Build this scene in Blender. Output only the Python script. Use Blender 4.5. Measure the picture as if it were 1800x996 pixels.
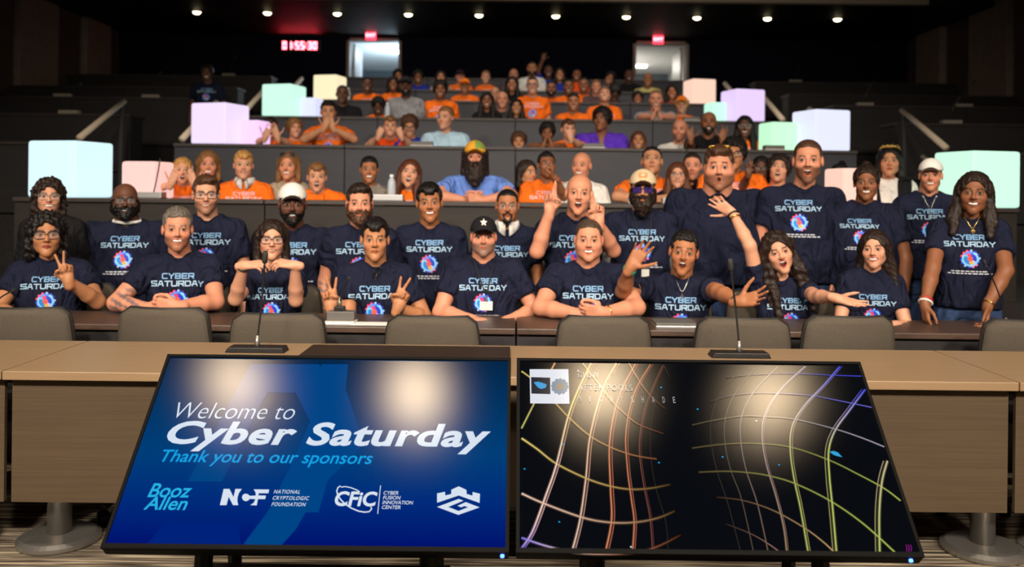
import bpy, bmesh, math, random
import numpy as np
from mathutils import Vector, Matrix, Euler
from mathutils.bvhtree import BVHTree

random.seed(7); RNG = np.random.default_rng(7)
for _o in list(bpy.data.objects): bpy.data.objects.remove(_o, do_unlink=True)
scene = bpy.context.scene
COL = scene.collection
F, PX, PY, CAMZ, ROLL = 1550.0, 900.0, 340.0, 1.45, 0.0112   # focal (px of 1800), principal point, camera height, roll
cR, sR = math.cos(ROLL), math.sin(ROLL)

# ------------------------------------------------------------------ camera
cd = bpy.data.cameras.new('camera'); cam = bpy.data.objects.new('camera', cd); COL.objects.link(cam)
cd.sensor_width = 36.0; cd.lens = 36.0 * F / 1800.0
cd.shift_y = -(498.0 - PY) / 1800.0
cam.matrix_world = Matrix(((cR, -sR, 0, 0), (0, 0, -1, 0), (sR, cR, 0, CAMZ), (0, 0, 0, 1)))
cd.dof.use_dof = True; cd.dof.focus_distance = 3.5; cd.dof.aperture_fstop = 2.0
cd.clip_start = 0.05; cd.clip_end = 100
scene.camera = cam
# ------------------------------------------------------------------ world, exposure
w = bpy.data.worlds.new('hall'); scene.world = w; w.use_nodes = True
w.node_tree.nodes['Background'].inputs[0].default_value = (0.5, 0.5, 0.55, 1)
w.node_tree.nodes['Background'].inputs[1].default_value = 0.012
vs = scene.view_settings
vs.view_transform = 'Standard'; vs.look = 'None'; vs.gamma = 1.0; vs.exposure = 0.0; vs.use_curve_mapping = False

def P(px, py, D):
    """point of the hall at depth D seen at a pixel of the 1800x996 frame"""
    u, v = px - PX, PY - py
    return Vector(((u * cR - v * sR) * D / F, D, CAMZ + (u * sR + v * cR) * D / F))
def PROJ(p):
    X, Z = p[0] * F / p[1], (p[2] - CAMZ) * F / p[1]
    return (PX + X * cR + Z * sR, PY - (-X * sR + Z * cR))

# ------------------------------------------------------------------ lights of the hall
def spot(name, loc, aim, power, color, angle, size, blend=0.6):
    l = bpy.data.lights.new(name, 'SPOT'); l.energy = power; l.color = color
    l.spot_size = math.radians(angle); l.spot_blend = blend; l.shadow_soft_size = size
    o = bpy.data.objects.new(name, l); COL.objects.link(o); o.location = loc
    o.rotation_euler = (Vector(aim) - Vector(loc)).to_track_quat('-Z', 'Y').to_euler()
    return o
def area(name, loc, aim, power, color, size, spread=180):
    l = bpy.data.lights.new(name, 'AREA'); l.shape = 'DISK'; l.size = size; l.energy = power; l.color = color
    l.spread = math.radians(spread)
    o = bpy.data.objects.new(name, l); COL.objects.link(o); o.location = loc
    o.rotation_euler = (Vector(aim) - Vector(loc)).to_track_quat('-Z', 'Y').to_euler()
    return o
WARM = (1.0, 0.86, 0.68)
STAGE = [(-2.55, 2.12), (-0.88, 2.05), (0.86, 2.12), (2.42, 2.05)]     # stage downlights, mirrored in the two screens
for x, y in STAGE: area('stage_light', (x, y, 5.95), (x * 0.9, y + 1.6, 0.6), 20, WARM, 0.30, 110)
for x in (-3.6, -1.2, 1.2, 3.6): area('front_fill', (x, -1.8, 4.3), (x * 0.75, 5.3, 0.9), 64, (1.0, 0.87, 0.72), 0.7, 75)  # unseen lamps added behind the camera to light the faces frontally
for x in (-3.3, -1.1, 1.1, 3.3): spot('walkway_light', (x, 4.75, 6.2), (x, 4.6, 0), 34, (1.0, 0.88, 0.72), 78, 0.3)
for y, z, p in ((6.9, 1.9, 42), (9.3, 2.3, 112), (12.0, 3.0, 165), (14.8, 3.6, 170)):      # house lights over the middle block
    for x in (-2.2, 0.0, 2.2):
        spot('house_light', (x, y - 2.2, 6.1), (x, y, z), p, (1.0, 0.90, 0.80), 66, 0.25)

# ------------------------------------------------------------------ materials
MATS = {}
def mat(name, color=(0.5, 0.5, 0.5), rough=0.6, metal=0.0, spec=0.5, noise=None, bump=None, emit=None, estr=1.0, coat=0.0, sheen=0.0, trans=0.0, alpha=1.0):
    """noise=(scale, amount, stretch xyz); bump=(scale, strength)"""
    if name in MATS: return MATS[name]
    m = bpy.data.materials.new(name); m.use_nodes = True; nt = m.node_tree; b = nt.nodes['Principled BSDF']
    b.inputs['Base Color'].default_value = (*color, 1); b.inputs['Roughness'].default_value = rough
    b.inputs['Metallic'].default_value = metal; b.inputs['Specular IOR Level'].default_value = spec
    b.inputs['Coat Weight'].default_value = coat; b.inputs['Sheen Weight'].default_value = sheen
    b.inputs['Transmission Weight'].default_value = trans; b.inputs['Alpha'].default_value = alpha
    if emit is not None:
        b.inputs['Emission Color'].default_value = (*emit, 1); b.inputs['Emission Strength'].default_value = estr
    tc = None
    if noise or bump:
        tc = nt.nodes.new('ShaderNodeTexCoord')
    if noise:
        mp = nt.nodes.new('ShaderNodeMapping'); mp.inputs['Scale'].default_value = noise[2] if len(noise) > 2 else (1, 1, 1)
        nt.links.new(tc.outputs['Object'], mp.inputs['Vector'])
        n = nt.nodes.new('ShaderNodeTexNoise'); n.inputs['Scale'].default_value = noise[0]; n.inputs['Detail'].default_value = 4
        nt.links.new(mp.outputs[0], n.inputs['Vector'])
        r = nt.nodes.new('ShaderNodeValToRGB')
        k = noise[1]
        r.color_ramp.elements[0].position = 0.3; r.color_ramp.elements[1].position = 0.7
        r.color_ramp.elements[0].color = (*[c * (1 - k) for c in color], 1); r.color_ramp.elements[1].color = (*[min(1, c * (1 + k)) for c in color], 1)
        nt.links.new(n.outputs['Fac'], r.inputs['Fac']); nt.links.new(r.outputs['Color'], b.inputs['Base Color'])
    if bump:
        n = nt.nodes.new('ShaderNodeTexNoise'); n.inputs['Scale'].default_value = bump[0]; n.inputs['Detail'].default_value = 3
        nt.links.new(tc.outputs['Object'], n.inputs['Vector'])
        bp = nt.nodes.new('ShaderNodeBump'); bp.inputs['Strength'].default_value = bump[1]; bp.inputs['Distance'].default_value = 0.01
        nt.links.new(n.outputs['Fac'], bp.inputs['Height']); nt.links.new(bp.outputs['Normal'], b.inputs['Normal'])
    MATS[name] = m
    return m
def attr_mat(name, rough=0.5, emis=0.0, sss=0.0, spec=0.4, bump=None):
    """colour read from the mesh's own point colours"""
    if name in MATS: return MATS[name]
    m = bpy.data.materials.new(name); m.use_nodes = True; nt = m.node_tree; b = nt.nodes['Principled BSDF']
    a = nt.nodes.new('ShaderNodeAttribute'); a.attribute_name = 'Col'
    b.inputs['Roughness'].default_value = rough; b.inputs['Specular IOR Level'].default_value = spec
    nt.links.new(a.outputs['Color'], b.inputs['Base Color'])
    if emis:
        nt.links.new(a.outputs['Color'], b.inputs['Emission Color']); b.inputs['Emission Strength'].default_value = emis
    if sss:
        b.inputs['Subsurface Weight'].default_value = sss; b.inputs['Subsurface Radius'].default_value = (0.008, 0.003, 0.0015)
        b.inputs['Subsurface Scale'].default_value = 0.6
    if bump:
        tc = nt.nodes.new('ShaderNodeTexCoord')
        n = nt.nodes.new('ShaderNodeTexNoise'); n.inputs['Scale'].default_value = bump[0]; n.inputs['Detail'].default_value = 4
        nt.links.new(tc.outputs['Object'], n.inputs['Vector'])
        bp = nt.nodes.new('ShaderNodeBump'); bp.inputs['Strength'].default_value = bump[1]; bp.inputs['Distance'].default_value = 0.01
        nt.links.new(n.outputs['Fac'], bp.inputs['Height']); nt.links.new(bp.outputs['Normal'], b.inputs['Normal'])
    MATS[name] = m
    return m
def S(r, g, b):
    """8-bit sRGB to linear"""
    f = lambda c: (c / 255 / 12.92) if c / 255 <= 0.04045 else ((c / 255 + 0.055) / 1.055) ** 2.4
    return (f(r), f(g), f(b))

# ------------------------------------------------------------------ mesh helpers
class MB:
    def __init__(s): s.v = []; s.f = []; s.m = []
    def add(s, vs, fs, mi=0):
        o = len(s.v); s.v.extend([tuple(p) for p in vs]); s.f.extend([tuple(i + o for i in f) for f in fs]); s.m.extend([mi] * len(fs)); return s
    def box(s, x0, x1, y0, y1, z0, z1, mi=0, M=None):
        vs = [(x, y, z) for z in (z0, z1) for y in (y0, y1) for x in (x0, x1)]
        if M is not None: vs = [M @ Vector(p) for p in vs]
        return s.add(vs, [(0, 2, 3, 1), (4, 5, 7, 6), (0, 1, 5, 4), (2, 6, 7, 3), (0, 4, 6, 2), (1, 3, 7, 5)], mi)
    def prism(s, pts, y0, y1, mi=0):
        """outline in x,z extruded along y (thickness)"""
        n = len(pts)
        vs = [(x, y0, z) for x, z in pts] + [(x, y1, z) for x, z in pts]
        fs = [tuple(range(n)), tuple(range(2 * n - 1, n - 1, -1))] + [(i, i + n, (i + 1) % n + n, (i + 1) % n) for i in range(n)]
        return s.add(vs, fs, mi)
    def tube(s, pts, r, n=8, mi=0, caps=True, closed=False):
        pts = [Vector(p) for p in pts]; N = len(pts)
        rs = r if isinstance(r, (list, tuple)) else [r] * N
        vs, prev = [], None
        for i, p in enumerate(pts):
            if closed: t = pts[(i + 1) % N] - pts[i - 1]
            else: t = pts[min(i + 1, N - 1)] - pts[max(i - 1, 0)]
            t.normalize()
            if prev is None:
                a = Vector((0, 0, 1)) if abs(t.z) < 0.9 else Vector((1, 0, 0))
                u = t.cross(a).normalized()
            else:
                u = (prev - t * prev.dot(t)).normalized()
            prev = u; w_ = t.cross(u)
            for k in range(n):
                a = 2 * math.pi * k / n
                vs.append(p + (u * math.cos(a) + w_ * math.sin(a)) * rs[i])
        fs = []
        for i in range(N if closed else N - 1):
            j = (i + 1) % N
            for k in range(n):
                l = (k + 1) % n
                fs.append((i * n + k, i * n + l, j * n + l, j * n + k))
        if caps and not closed: fs += [tuple(range(n - 1, -1, -1)), tuple(range((N - 1) * n, N * n))]
        return s.add(vs, fs, mi)
    def lathe(s, prof, n=24, c=(0, 0, 0), mi=0, M=None):
        """profile (r,z) spun about z"""
        vs, fs = [], []
        for r, z in prof:
            for k in range(n):
                a = 2 * math.pi * k / n; p = Vector((c[0] + r * math.cos(a), c[1] + r * math.sin(a), c[2] + z))
                vs.append(M @ p if M is not None else p)
        for i in range(len(prof) - 1):
            for k in range(n):
                l = (k + 1) % n
                fs.append((i * n + k, i * n + l, (i + 1) * n + l, (i + 1) * n + k))
        fs += [tuple(range(n - 1, -1, -1)), tuple(range((len(prof) - 1) * n, len(prof) * n))]
        return s.add(vs, fs, mi)
    def build(s, name, mats, parent=None, bevel=0.0, smooth=False, cols=None, seg=2):
        me = bpy.data.meshes.new(name); me.from_pydata(s.v, [], s.f)
        mats = mats if isinstance(mats, (list, tuple)) else [mats]
        for m in mats: me.materials.append(m)
        if len(mats) > 1: me.polygons.foreach_set('material_index', s.m)
        if bevel:
            bm = bmesh.new(); bm.from_mesh(me)
            bmesh.ops.bevel(bm, geom=[e for e in bm.edges if e.calc_face_angle(0) > 0.5], offset=bevel, segments=seg, affect='EDGES', profile=0.6)
            bm.to_mesh(me); bm.free()
        if smooth: me.polygons.foreach_set('use_smooth', [True] * len(me.polygons))
        if cols is not None:
            a = me.color_attributes.new('Col', 'FLOAT_COLOR', 'POINT')
            a.data.foreach_set('color', np.asarray([(*c, 1) for c in cols], dtype=np.float32).ravel())
        me.update()
        o = bpy.data.objects.new(name, me); COL.objects.link(o)
        if parent is not None: o.parent = parent
        return o
def empty(name, loc=(0, 0, 0), rz=0.0, parent=None):
    o = bpy.data.objects.new(name, None); o.empty_display_size = 0.1; COL.objects.link(o)
    o.location = loc; o.rotation_euler = (0, 0, rz)
    if parent is not None: o.parent = parent
    return o
def tag(o, label=None, cat=None, group=None, kind=None):
    if label: o['label'] = label
    if cat: o['category'] = cat
    if group: o['group'] = group
    if kind: o['kind'] = kind
    return o
def copy_tree(o, parent=None):
    c = o.copy(); COL.objects.link(c)
    if parent is not None: c.parent = parent
    for ch in list(o.children): copy_tree(ch, c)
    return c
def rrect(x0, x1, z0, z1, r, n=5):
    pts = []
    for cx, cz, a0 in ((x1 - r, z1 - r, 0), (x0 + r, z1 - r, 90), (x0 + r, z0 + r, 180), (x1 - r, z0 + r, 270)):
        for k in range(n + 1):
            a = math.radians(a0 + 90 * k / n); pts.append((cx + r * math.cos(a), cz + r * math.sin(a)))
    return pts
def struct(name, mb, m, parent=None, bevel=0.0):
    o = mb.build(name, m, parent, bevel)
    if parent is None: o['kind'] = 'structure'
    return o

# ------------------------------------------------------------------ the hall
ROWS = {1: (4.64, 577), 2: (6.75, 356), 3: (8.9, 258), 4: (11.05, 208), 5: (13.2, 178), 6: (15.35, 159), 7: (17.5, 138)}
TOPZ = {k: CAMZ + (PY - y) * D / F for k, (D, y) in ROWS.items()}; TOPZ[1] = 0.74
FLOORZ = {k: z - 0.74 for k, z in TOPZ.items()}; FLOORZ[1] = 0.0
WALLX, BACKY = 9.0, 20.0
m_carpet = bpy.data.materials.new('striped_carpet'); m_carpet.use_nodes = True
def _carpet(m):
    nt = m.node_tree; b = nt.nodes['Principled BSDF']; b.inputs['Roughness'].default_value = 0.95; b.inputs['Specular IOR Level'].default_value = 0.1
    tc = nt.nodes.new('ShaderNodeTexCoord'); mp = nt.nodes.new('ShaderNodeMapping'); mp.inputs['Scale'].default_value = (2.5, 60, 1)
    nt.links.new(tc.outputs['Object'], mp.inputs[0])
    n = nt.nodes.new('ShaderNodeTexNoise'); n.inputs['Scale'].default_value = 1.0; n.inputs['Detail'].default_value = 3
    nt.links.new(mp.outputs[0], n.inputs['Vector'])
    r = nt.nodes.new('ShaderNodeValToRGB'); e = r.color_ramp.elements
    e[0].position = 0.36; e[0].color = (*S(60, 54, 48), 1); e[1].position = 0.64; e[1].color = (*S(186, 172, 148), 1)
    x = e.new(0.5); x.color = (*S(118, 106, 92), 1)
    nt.links.new(n.outputs['Fac'], r.inputs[0]); nt.links.new(r.outputs[0], b.inputs['Base Color'])
    n2 = nt.nodes.new('ShaderNodeTexNoise'); n2.inputs['Scale'].default_value = 350; nt.links.new(tc.outputs['Object'], n2.inputs['Vector'])
    bp = nt.nodes.new('ShaderNodeBump'); bp.inputs['Strength'].default_value = 0.5; bp.inputs['Distance'].default_value = 0.004
    nt.links.new(n2.outputs['Fac'], bp.inputs['Height']); nt.links.new(bp.outputs[0], b.inputs['Normal'])
_carpet(m_carpet)
m_navy = mat('dark_navy_wall', S(17, 19, 34), 0.9, spec=0.1)
m_blackceil = mat('black_ceiling', S(30, 26, 24), 0.6, spec=0.3)
m_beige = mat('beige_soffit', S(170, 155, 135), 0.8)
m_ceil = mat('upper_ceiling', S(70, 66, 62), 0.9)
m_panel = mat('acoustic_panel', S(140, 124, 112), 0.9, noise=(6, 0.12))
m_paneld = mat('acoustic_panel_dark', S(84, 70, 64), 0.9, noise=(6, 0.12))
m_wall = mat('side_wall', S(30, 28, 30), 0.9)
m_tier = mat('tier_carpet', S(40, 38, 38), 0.95, noise=(30, 0.3))

struct('floor', MB().box(-WALLX, WALLX, -3, 6.85, -0.1, 0), m_carpet)
for k in range(2, 8):
    y0 = ROWS[k][0] + 0.03; y1 = ROWS[k + 1][0] + 0.03 if k < 7 else BACKY
    t = struct('floor_tier', MB().box(-WALLX, WALLX, y0, y1, 0, FLOORZ[k]), m_tier)
    for sx in (-1, 1):                                  # the steps in the two aisles
        n = 2; z0 = FLOORZ[k - 1]; rise = (FLOORZ[k] - z0) / (n + 1)
        for q in range(n):
            x0, x1 = sorted((sx * 3.55 if k > 2 else sx * 3.9, sx * 4.75))
            MB().box(x0, x1, y0 - 0.3 * (n - q), y0 - 0.3 * (n - q - 1), z0, z0 + rise * (q + 1)).build('step', m_tier, t)
for sx, nm in ((-1, 'wall_left'), (1, 'wall_right')):
    x0, x1 = sorted((sx * WALLX, sx * (WALLX + 0.15)))
    wl = struct(nm, MB().box(x0, x1, -3, BACKY, 0, 6.6), m_wall)
    y = 7.0
    pi = 0
    while y < BACKY - 0.6:
        wd = (1.35, 0.85, 1.1, 0.7)[pi % 4]; dd = (0.16, 0.1, 0.2, 0.08)[pi % 4]
        a, b_ = sorted((sx * WALLX, sx * (WALLX - dd)))
        zb = 0.6 + y * 0.165
        MB().box(a, b_, y, min(y + wd, BACKY - 0.05), zb, 6.3).build('panel', (m_panel, m_paneld)[pi % 2], wl, bevel=0.015)
        y += wd + 0.1; pi += 1
struct('wall_front', MB().box(-WALLX, WALLX, -3.15, -3, 0, 6.6), mat('front_wall', S(120, 112, 104), 0.9))
struct('ceiling', MB().box(-WALLX, WALLX, -3, 16.2, 6.45, 6.6), m_ceil)
cb = struct('ceiling_rear', MB().box(-WALLX, WALLX, 16.22, BACKY, 4.99, 5.2), m_blackceil)
struct('trim_1', MB().box(-WALLX, 7.55, 16.05, 16.22, 4.97, 6.45), m_beige)
# rear wall with the two doorways
DZ0, DZ1 = FLOORZ[7], 4.93
DOORS = [(-3.78, -2.54), (2.71, 3.97)]
mb = MB(); xs = [-WALLX] + [v for d in DOORS for v in d] + [WALLX]
for i in range(0, len(xs), 2): mb.box(xs[i], xs[i + 1], BACKY, BACKY + 0.2, 0, 6.6)
for d in DOORS: mb.box(d[0], d[1], BACKY, BACKY + 0.2, DZ1, 6.6); mb.box(d[0], d[1], BACKY, BACKY + 0.2, 0, DZ0)
struct('wall_back', mb, m_navy)
m_jamb = mat('door_frame_grey', S(150, 146, 140), 0.5)
m_cor = mat('corridor_white', S(205, 206, 206), 0.8); m_corl = mat('corridor_grey_wall', S(92, 104, 112), 0.8); m_cfl = mat('corridor_floor', S(90, 88, 86), 0.8)
m_strip = mat('corridor_lamp', (1, 1, 1), emit=(1.0, 0.93, 0.78), estr=9.0)
for i, d in enumerate(DOORS):
    fr = MB(); x0, x1 = d
    fr.box(x0, x0 + 0.07, BACKY - 0.04, BACKY + 0.24, DZ0, DZ1); fr.box(x1 - 0.07, x1, BACKY - 0.04, BACKY + 0.24, DZ0, DZ1); fr.box(x0, x1, BACKY - 0.04, BACKY + 0.24, DZ1 - 0.06, DZ1)
    dr = struct('door_%d' % (i + 1), fr, m_jamb)
    sx = 1 if i == 0 else -1
    hx = x0 + 0.09 if i == 0 else x1 - 0.09                      # the open leaf, swung into the corridor
    lf = MB().box(min(hx, hx + sx * 0.05), max(hx, hx + sx * 0.05), BACKY + 0.25, BACKY + 1.25, DZ0 + 0.01, DZ1 - 0.08).build('door_leaf', mat('door_leaf', S(150, 150, 152), 0.4), dr, bevel=0.006)
    MB().tube([(hx + sx * 0.09, BACKY + 1.12, DZ0 + 0.9), (hx + sx * 0.09, BACKY + 1.12, DZ0 + 1.2)], 0.014).build('handle', mat('steel', S(170, 168, 165), 0.3, 1.0), lf)
    cx0, cx1 = x0 - (0.9 if i == 0 else 2.2), x1 + (2.2 if i == 0 else 0.6)
    c = MB(); ya, yb = BACKY + 0.2, 26.0
    c.box(cx0, cx1, ya, yb, DZ0 - 0.1, DZ0, 1); c.box(cx0, cx1, ya, yb, 5.02, 5.12, 0); c.box(cx0, cx1, yb, yb + 0.1, DZ0, 5.02, 2)
    c.box(cx0 - 0.1, cx0, ya, yb, DZ0, 5.02, 0); c.box(cx1, cx1 + 0.1, ya, yb, DZ0, 5.02, 0)
    struct('wall_corridor', c, [m_cor, m_cfl, m_corl])
    for a, b_, yy in (((x0 + 0.75, x1 + 0.6, 22.2),) if i == 0 else ((x0 - 0.6, x0 + 0.42, 23.1), (x0 - 0.5, x0 + 0.95, 24.2))):
        tag(MB().box(a, b_, yy, yy + 0.16, 4.965, 5.015).build('strip_light', m_strip), ('bluish white ceiling strip lamp in the left doorway corridor' if i == 0 else ('nearer short ceiling strip lamp in the right doorway corridor' if yy < 24 else 'farther long ceiling strip lamp in the right doorway corridor')), 'ceiling lamp')
        lo = area('corridor_light', ((a + b_) / 2, yy + 0.08, 4.95), ((a + b_) / 2, yy, 0), 26, (0.80, 0.92, 1.0) if i == 0 else (1, 0.94, 0.82), 0.8); lo.data.energy = 120 if i == 0 else 34
        area('corridor_fill', ((a + b_) / 2, yy - 0.4, DZ0 + 0.9), ((a + b_) / 2, yy, 6), 110 if i == 0 else 14, (0.62, 0.84, 1.0) if i == 0 else (1, 0.94, 0.82), 0.8)  # added unseen fill from below, brightens the corridor ceiling
# rear downlights
m_dl = mat('downlight_lens', (1, 1, 1), emit=(1.0, 0.84, 0.48), estr=14.0); m_rim = mat('downlight_rim', S(60, 56, 52), 0.4)
for i, (px, py) in enumerate([(346, 17), (470, 18.5), (593, 19.5), (718, 20.5), (842, 22), (977, 24.5), (1101, 26.5), (1225, 29), (1349, 31.5), (1472, 34)]):
    p = P(px, 25.0 + (px - 900) * 0.0112, 17.5)
    e = tag(empty('downlight', (p.x, 17.5, 4.99)), 'small round warm downlight in the black rear ceiling, %s from the left' % ('first', 'second', 'third', 'fourth', 'fifth', 'sixth', 'seventh', 'eighth', 'ninth', 'tenth')[i], 'downlight', 'downlights in the rear ceiling')
    MB().tube([(0.088 * math.cos(t_ / 12 * math.pi), 0.088 * math.sin(t_ / 12 * math.pi), -0.008) for t_ in range(24)], 0.012, 6, closed=True).build('rim', m_rim, e)
    MB().lathe([(0.02, -0.05), (0.05, -0.04), (0.072, -0.015), (0.074, -0.001)], 20).build('lens', m_dl, e, smooth=True)
    spot('downlight_beam', (p.x, 17.5, 4.96), (p.x, 17.3, 0), 3, (1, 0.8, 0.55), 70, 0.06)

# exit signs over the doors, red timer clock
def txt(name, body, size, m, parent=None, loc=(0, 0, 0), rot=(math.pi / 2, 0, 0), bold=0.0, shear=0.0, sx=1.0, space=1.0, align='LEFT', sy=1.0, ext=0.0):
    c = bpy.data.curves.new(name, 'FONT'); c.body = body; c.size = size; c.offset = bold; c.shear = shear; c.space_character = space; c.align_x = align
    c.extrude = ext; c.resolution_u = 4
    c.materials.append(m)
    o = bpy.data.objects.new(name, c); COL.objects.link(o); o.location = loc; o.rotation_euler = rot; o.scale = (sx, sy, 1)
    bpy.context.view_layer.update()
    me = bpy.data.meshes.new_from_object(o.evaluated_get(bpy.context.evaluated_depsgraph_get()))
    bpy.data.objects.remove(o); r = bpy.data.objects.new(name, me); COL.objects.link(r)
    r.location = loc; r.rotation_euler = rot; r.scale = (sx, sy, 1)
    if parent is not None: r.parent = parent
    return r
m_red = mat('exit_red', S(120, 10, 20), 0.4, emit=(1.0, 0.03, 0.06), estr=4.0); m_exit = mat('exit_letter', (1, 0.8, 0.8), emit=(1.0, 0.5, 0.55), estr=5.0)
for (px, py), nm in (((652, 62), 'left'), ((1157, 69), 'right')):
    p = P(px, py, 19.6)
    e = tag(empty('exit_sign', (p.x, 19.6, p.z - 0.1)), 'red lit exit sign above the %s doorway' % nm, 'exit sign', 'exit signs above the doors')
    MB().box(-0.11, 0.11, -0.03, 0.03, 0, 0.19).build('housing', m_red, e, bevel=0.008)
    txt('lettering', 'EXIT', 0.105, m_exit, e, (0, -0.034, 0.06), align='CENTER')
    MB().box(-0.015, 0.015, -0.015, 0.015, 0.19, 0.30 if p.z + 0.1 < 4.9 else 0.2).build('stem', m_rim, e)
p = P(528, 80, 19.93)
ck = tag(empty('timer_clock', (p.x, 19.93, p.z)), 'red digital timer reading 01:55:30 on the dark rear wall', 'clock')
MB().box(-0.46, 0.46, 0.0, 0.07, -0.14, 0.14).build('case', mat('clock_case', S(8, 6, 8), 0.5), ck, bevel=0.01)
m_led = mat('red_led', (1, 0.1, 0.1), emit=(1.0, 0.12, 0.16), estr=14.0)
SEG = {'0': 'abcdef', '1': 'bc', '5': 'acdfg', '3': 'abcdg'}
xx = -0.40
for ch in '01:55:30':
    mb = MB()
    if ch == ':':
        for z in (-0.035, 0.035): mb.box(xx - 0.012, xx + 0.012, -0.006, 0, z - 0.012, z + 0.012)
        mb.build('colon', m_led, ck); xx += 0.05; continue
    wd, h, t = 0.085, 0.085, 0.022
    for s_ in SEG[ch]:
        q = {'a': (0, wd, h - t, h), 'g': (0, wd, -t / 2, t / 2), 'd': (0, wd, -h, -h + t), 'f': (0, t, 0, h), 'b': (wd - t, wd, 0, h), 'e': (0, t, -h, 0), 'c': (wd - t, wd, -h, 0)}[s_]
        mb.box(xx + q[0], xx + q[1], -0.006, 0, q[2], q[3])
    mb.build('digit', m_led, ck); xx += 0.117
# ------------------------------------------------------------------ desks of the tiers
m_dk = mat('dark_laminate', S(48, 49, 58), 0.5, spec=0.4, noise=(3, 0.12, (1, 1, 6)))
m_dk2 = mat('dark_laminate_dimmed', S(44, 39, 36), 0.55, spec=0.3, noise=(3, 0.12, (1, 1, 6)))  # second-tier laminate, colour darkened to offset the lamps falling on it
m_dkside = mat('dark_laminate_side', S(44, 41, 41), 0.55, spec=0.3, noise=(3, 0.12, (1, 1, 6)))
m_dtop = mat('dark_walnut_top', S(74, 56, 46), 0.42, spec=0.5, noise=(5, 0.25, (1, 12, 1)))
m_dtop2 = mat('dark_desk_top', S(54, 46, 42), 0.5, noise=(5, 0.2, (1, 10, 1)))
m_bk = mat('black_plastic', S(16, 16, 17), 0.45)
m_gun = mat('charcoal_metal', S(52, 52, 54), 0.4, 0.6)
ORD = ('first', 'second', 'third', 'fourth', 'fifth', 'sixth', 'seventh')
def desk_unit(name, x0, x1, yf, ztop, zfl, depth, label, mt, mp, group, riser=None):
    e = tag(empty(name, ((x0 + x1) / 2, yf + depth / 2, zfl)), label, 'desk', group)
    h = ztop - zfl; hw = (x1 - x0) / 2 - 0.004; d2 = depth / 2
    MB().box(-hw, hw, -d2, d2, h - 0.032, h).build('desk_top', mt, e, bevel=0.005)
    MB().box(-hw, hw, -d2 + 0.03, -d2 + 0.05, 0.02, h - 0.034).build('front_panel', mp, e, bevel=0.003)
    for sx in (-1, 1):
        MB().box(sx * (hw - 0.03) - 0.018, sx * (hw - 0.03) + 0.018, -d2 + 0.055, d2 - 0.08, 0, h - 0.034).build('end_panel', mp, e, bevel=0.003)
    return e
TN = {1: 'front row', 2: 'second tier', 3: 'third tier', 4: 'fourth tier', 5: 'fifth tier', 6: 'sixth tier', 7: 'topmost tier'}
for k in range(1, 8):
    D = ROWS[k][0]; u = {1: 1.97, 2: 1.93}.get(k, 1.73)
    x = -2 * u + 0.03
    for q in range(4):
        desk_unit('tier_desk', x, x + u, D, TOPZ[k], FLOORZ[k], 0.5, 'dark desk of the %s, middle block, %s from the left' % (TN[k], ORD[q]), m_dtop if k == 1 else m_dtop2, m_dkside if k == 1 else (m_dk2 if k == 2 else m_dk), 'desks of the %s' % TN[k])
        x += u
    if k >= 2:     # the long riser below the desk fronts
        MB().box(-2 * u + 0.03, 2 * u + 0.03, D + 0.015, D + 0.032, FLOORZ[k - 1], FLOORZ[k] + 0.02).build('riser_panel', m_dk2 if k == 2 else m_dk)['kind'] = 'structure'
    if k >= 3:
        for sx in (-1, 1):
            for q in range(2):
                a, b_ = sorted((sx * (4.8 + 2.0 * q), sx * (6.8 + 2.0 * q)))
                desk_unit('tier_desk', a, b_, D, TOPZ[k], FLOORZ[k], 0.5, 'unlit dark desk of the %s, %s side block, %s the aisle' % (TN[k], 'left' if sx < 0 else 'right', 'next to' if q == 0 else 'away from'), m_dtop2, m_dkside, 'desks of the side blocks')
for k in range(2, 8):
    pass
# handrails along the aisles
m_rail = mat('beige_rail', S(228, 210, 182), 0.45, spec=0.4); m_post = mat('rail_post_grey', S(70, 72, 74), 0.45, 0.4)
for k in (4, 5, 6):
    for sx in (-1, 1):
        for X in ((3.6, 4.72) if k == 4 else (3.6,)):
            D = ROWS[k][0]; y0, y1 = D - 1.45, D - 0.35
            z0, z1 = FLOORZ[k - 1] + 0.82, FLOORZ[k] + 0.86
            e = tag(empty('aisle_handrail', (sx * X, y0, FLOORZ[k - 1])), 'slanted beige handrail in the %s aisle beside the %s, %s side' % ('left' if sx < 0 else 'right', TN[k], 'middle block' if X < 4 else 'wall'), 'handrail', 'aisle handrails')
            r = MB().tube([(0, 0, z0 - FLOORZ[k - 1]), (0, y1 - y0, z1 - FLOORZ[k - 1])], 0.036, 10).build('top_rail', m_rail, e, smooth=True)
            MB().tube([(0, 0.12, z0 - 0.26 - FLOORZ[k - 1]), (0, 0.55, z0 - 0.07 - FLOORZ[k - 1])], 0.026, 10).build('lower_rail', m_rail, e, smooth=True)
            for yy, zz in ((0.06, z0 - FLOORZ[k - 1] + 0.02), (y1 - y0 - 0.06, z1 - FLOORZ[k - 1] - 0.02)):
                zb = 0.0 if yy < 0.5 else FLOORZ[k] - FLOORZ[k - 1] - (FLOORZ[k] - FLOORZ[k - 1]) / 3
                MB().box(-0.02, 0.02, yy - 0.02, yy + 0.02, zb, zz).build('post', m_post, e)
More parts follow.
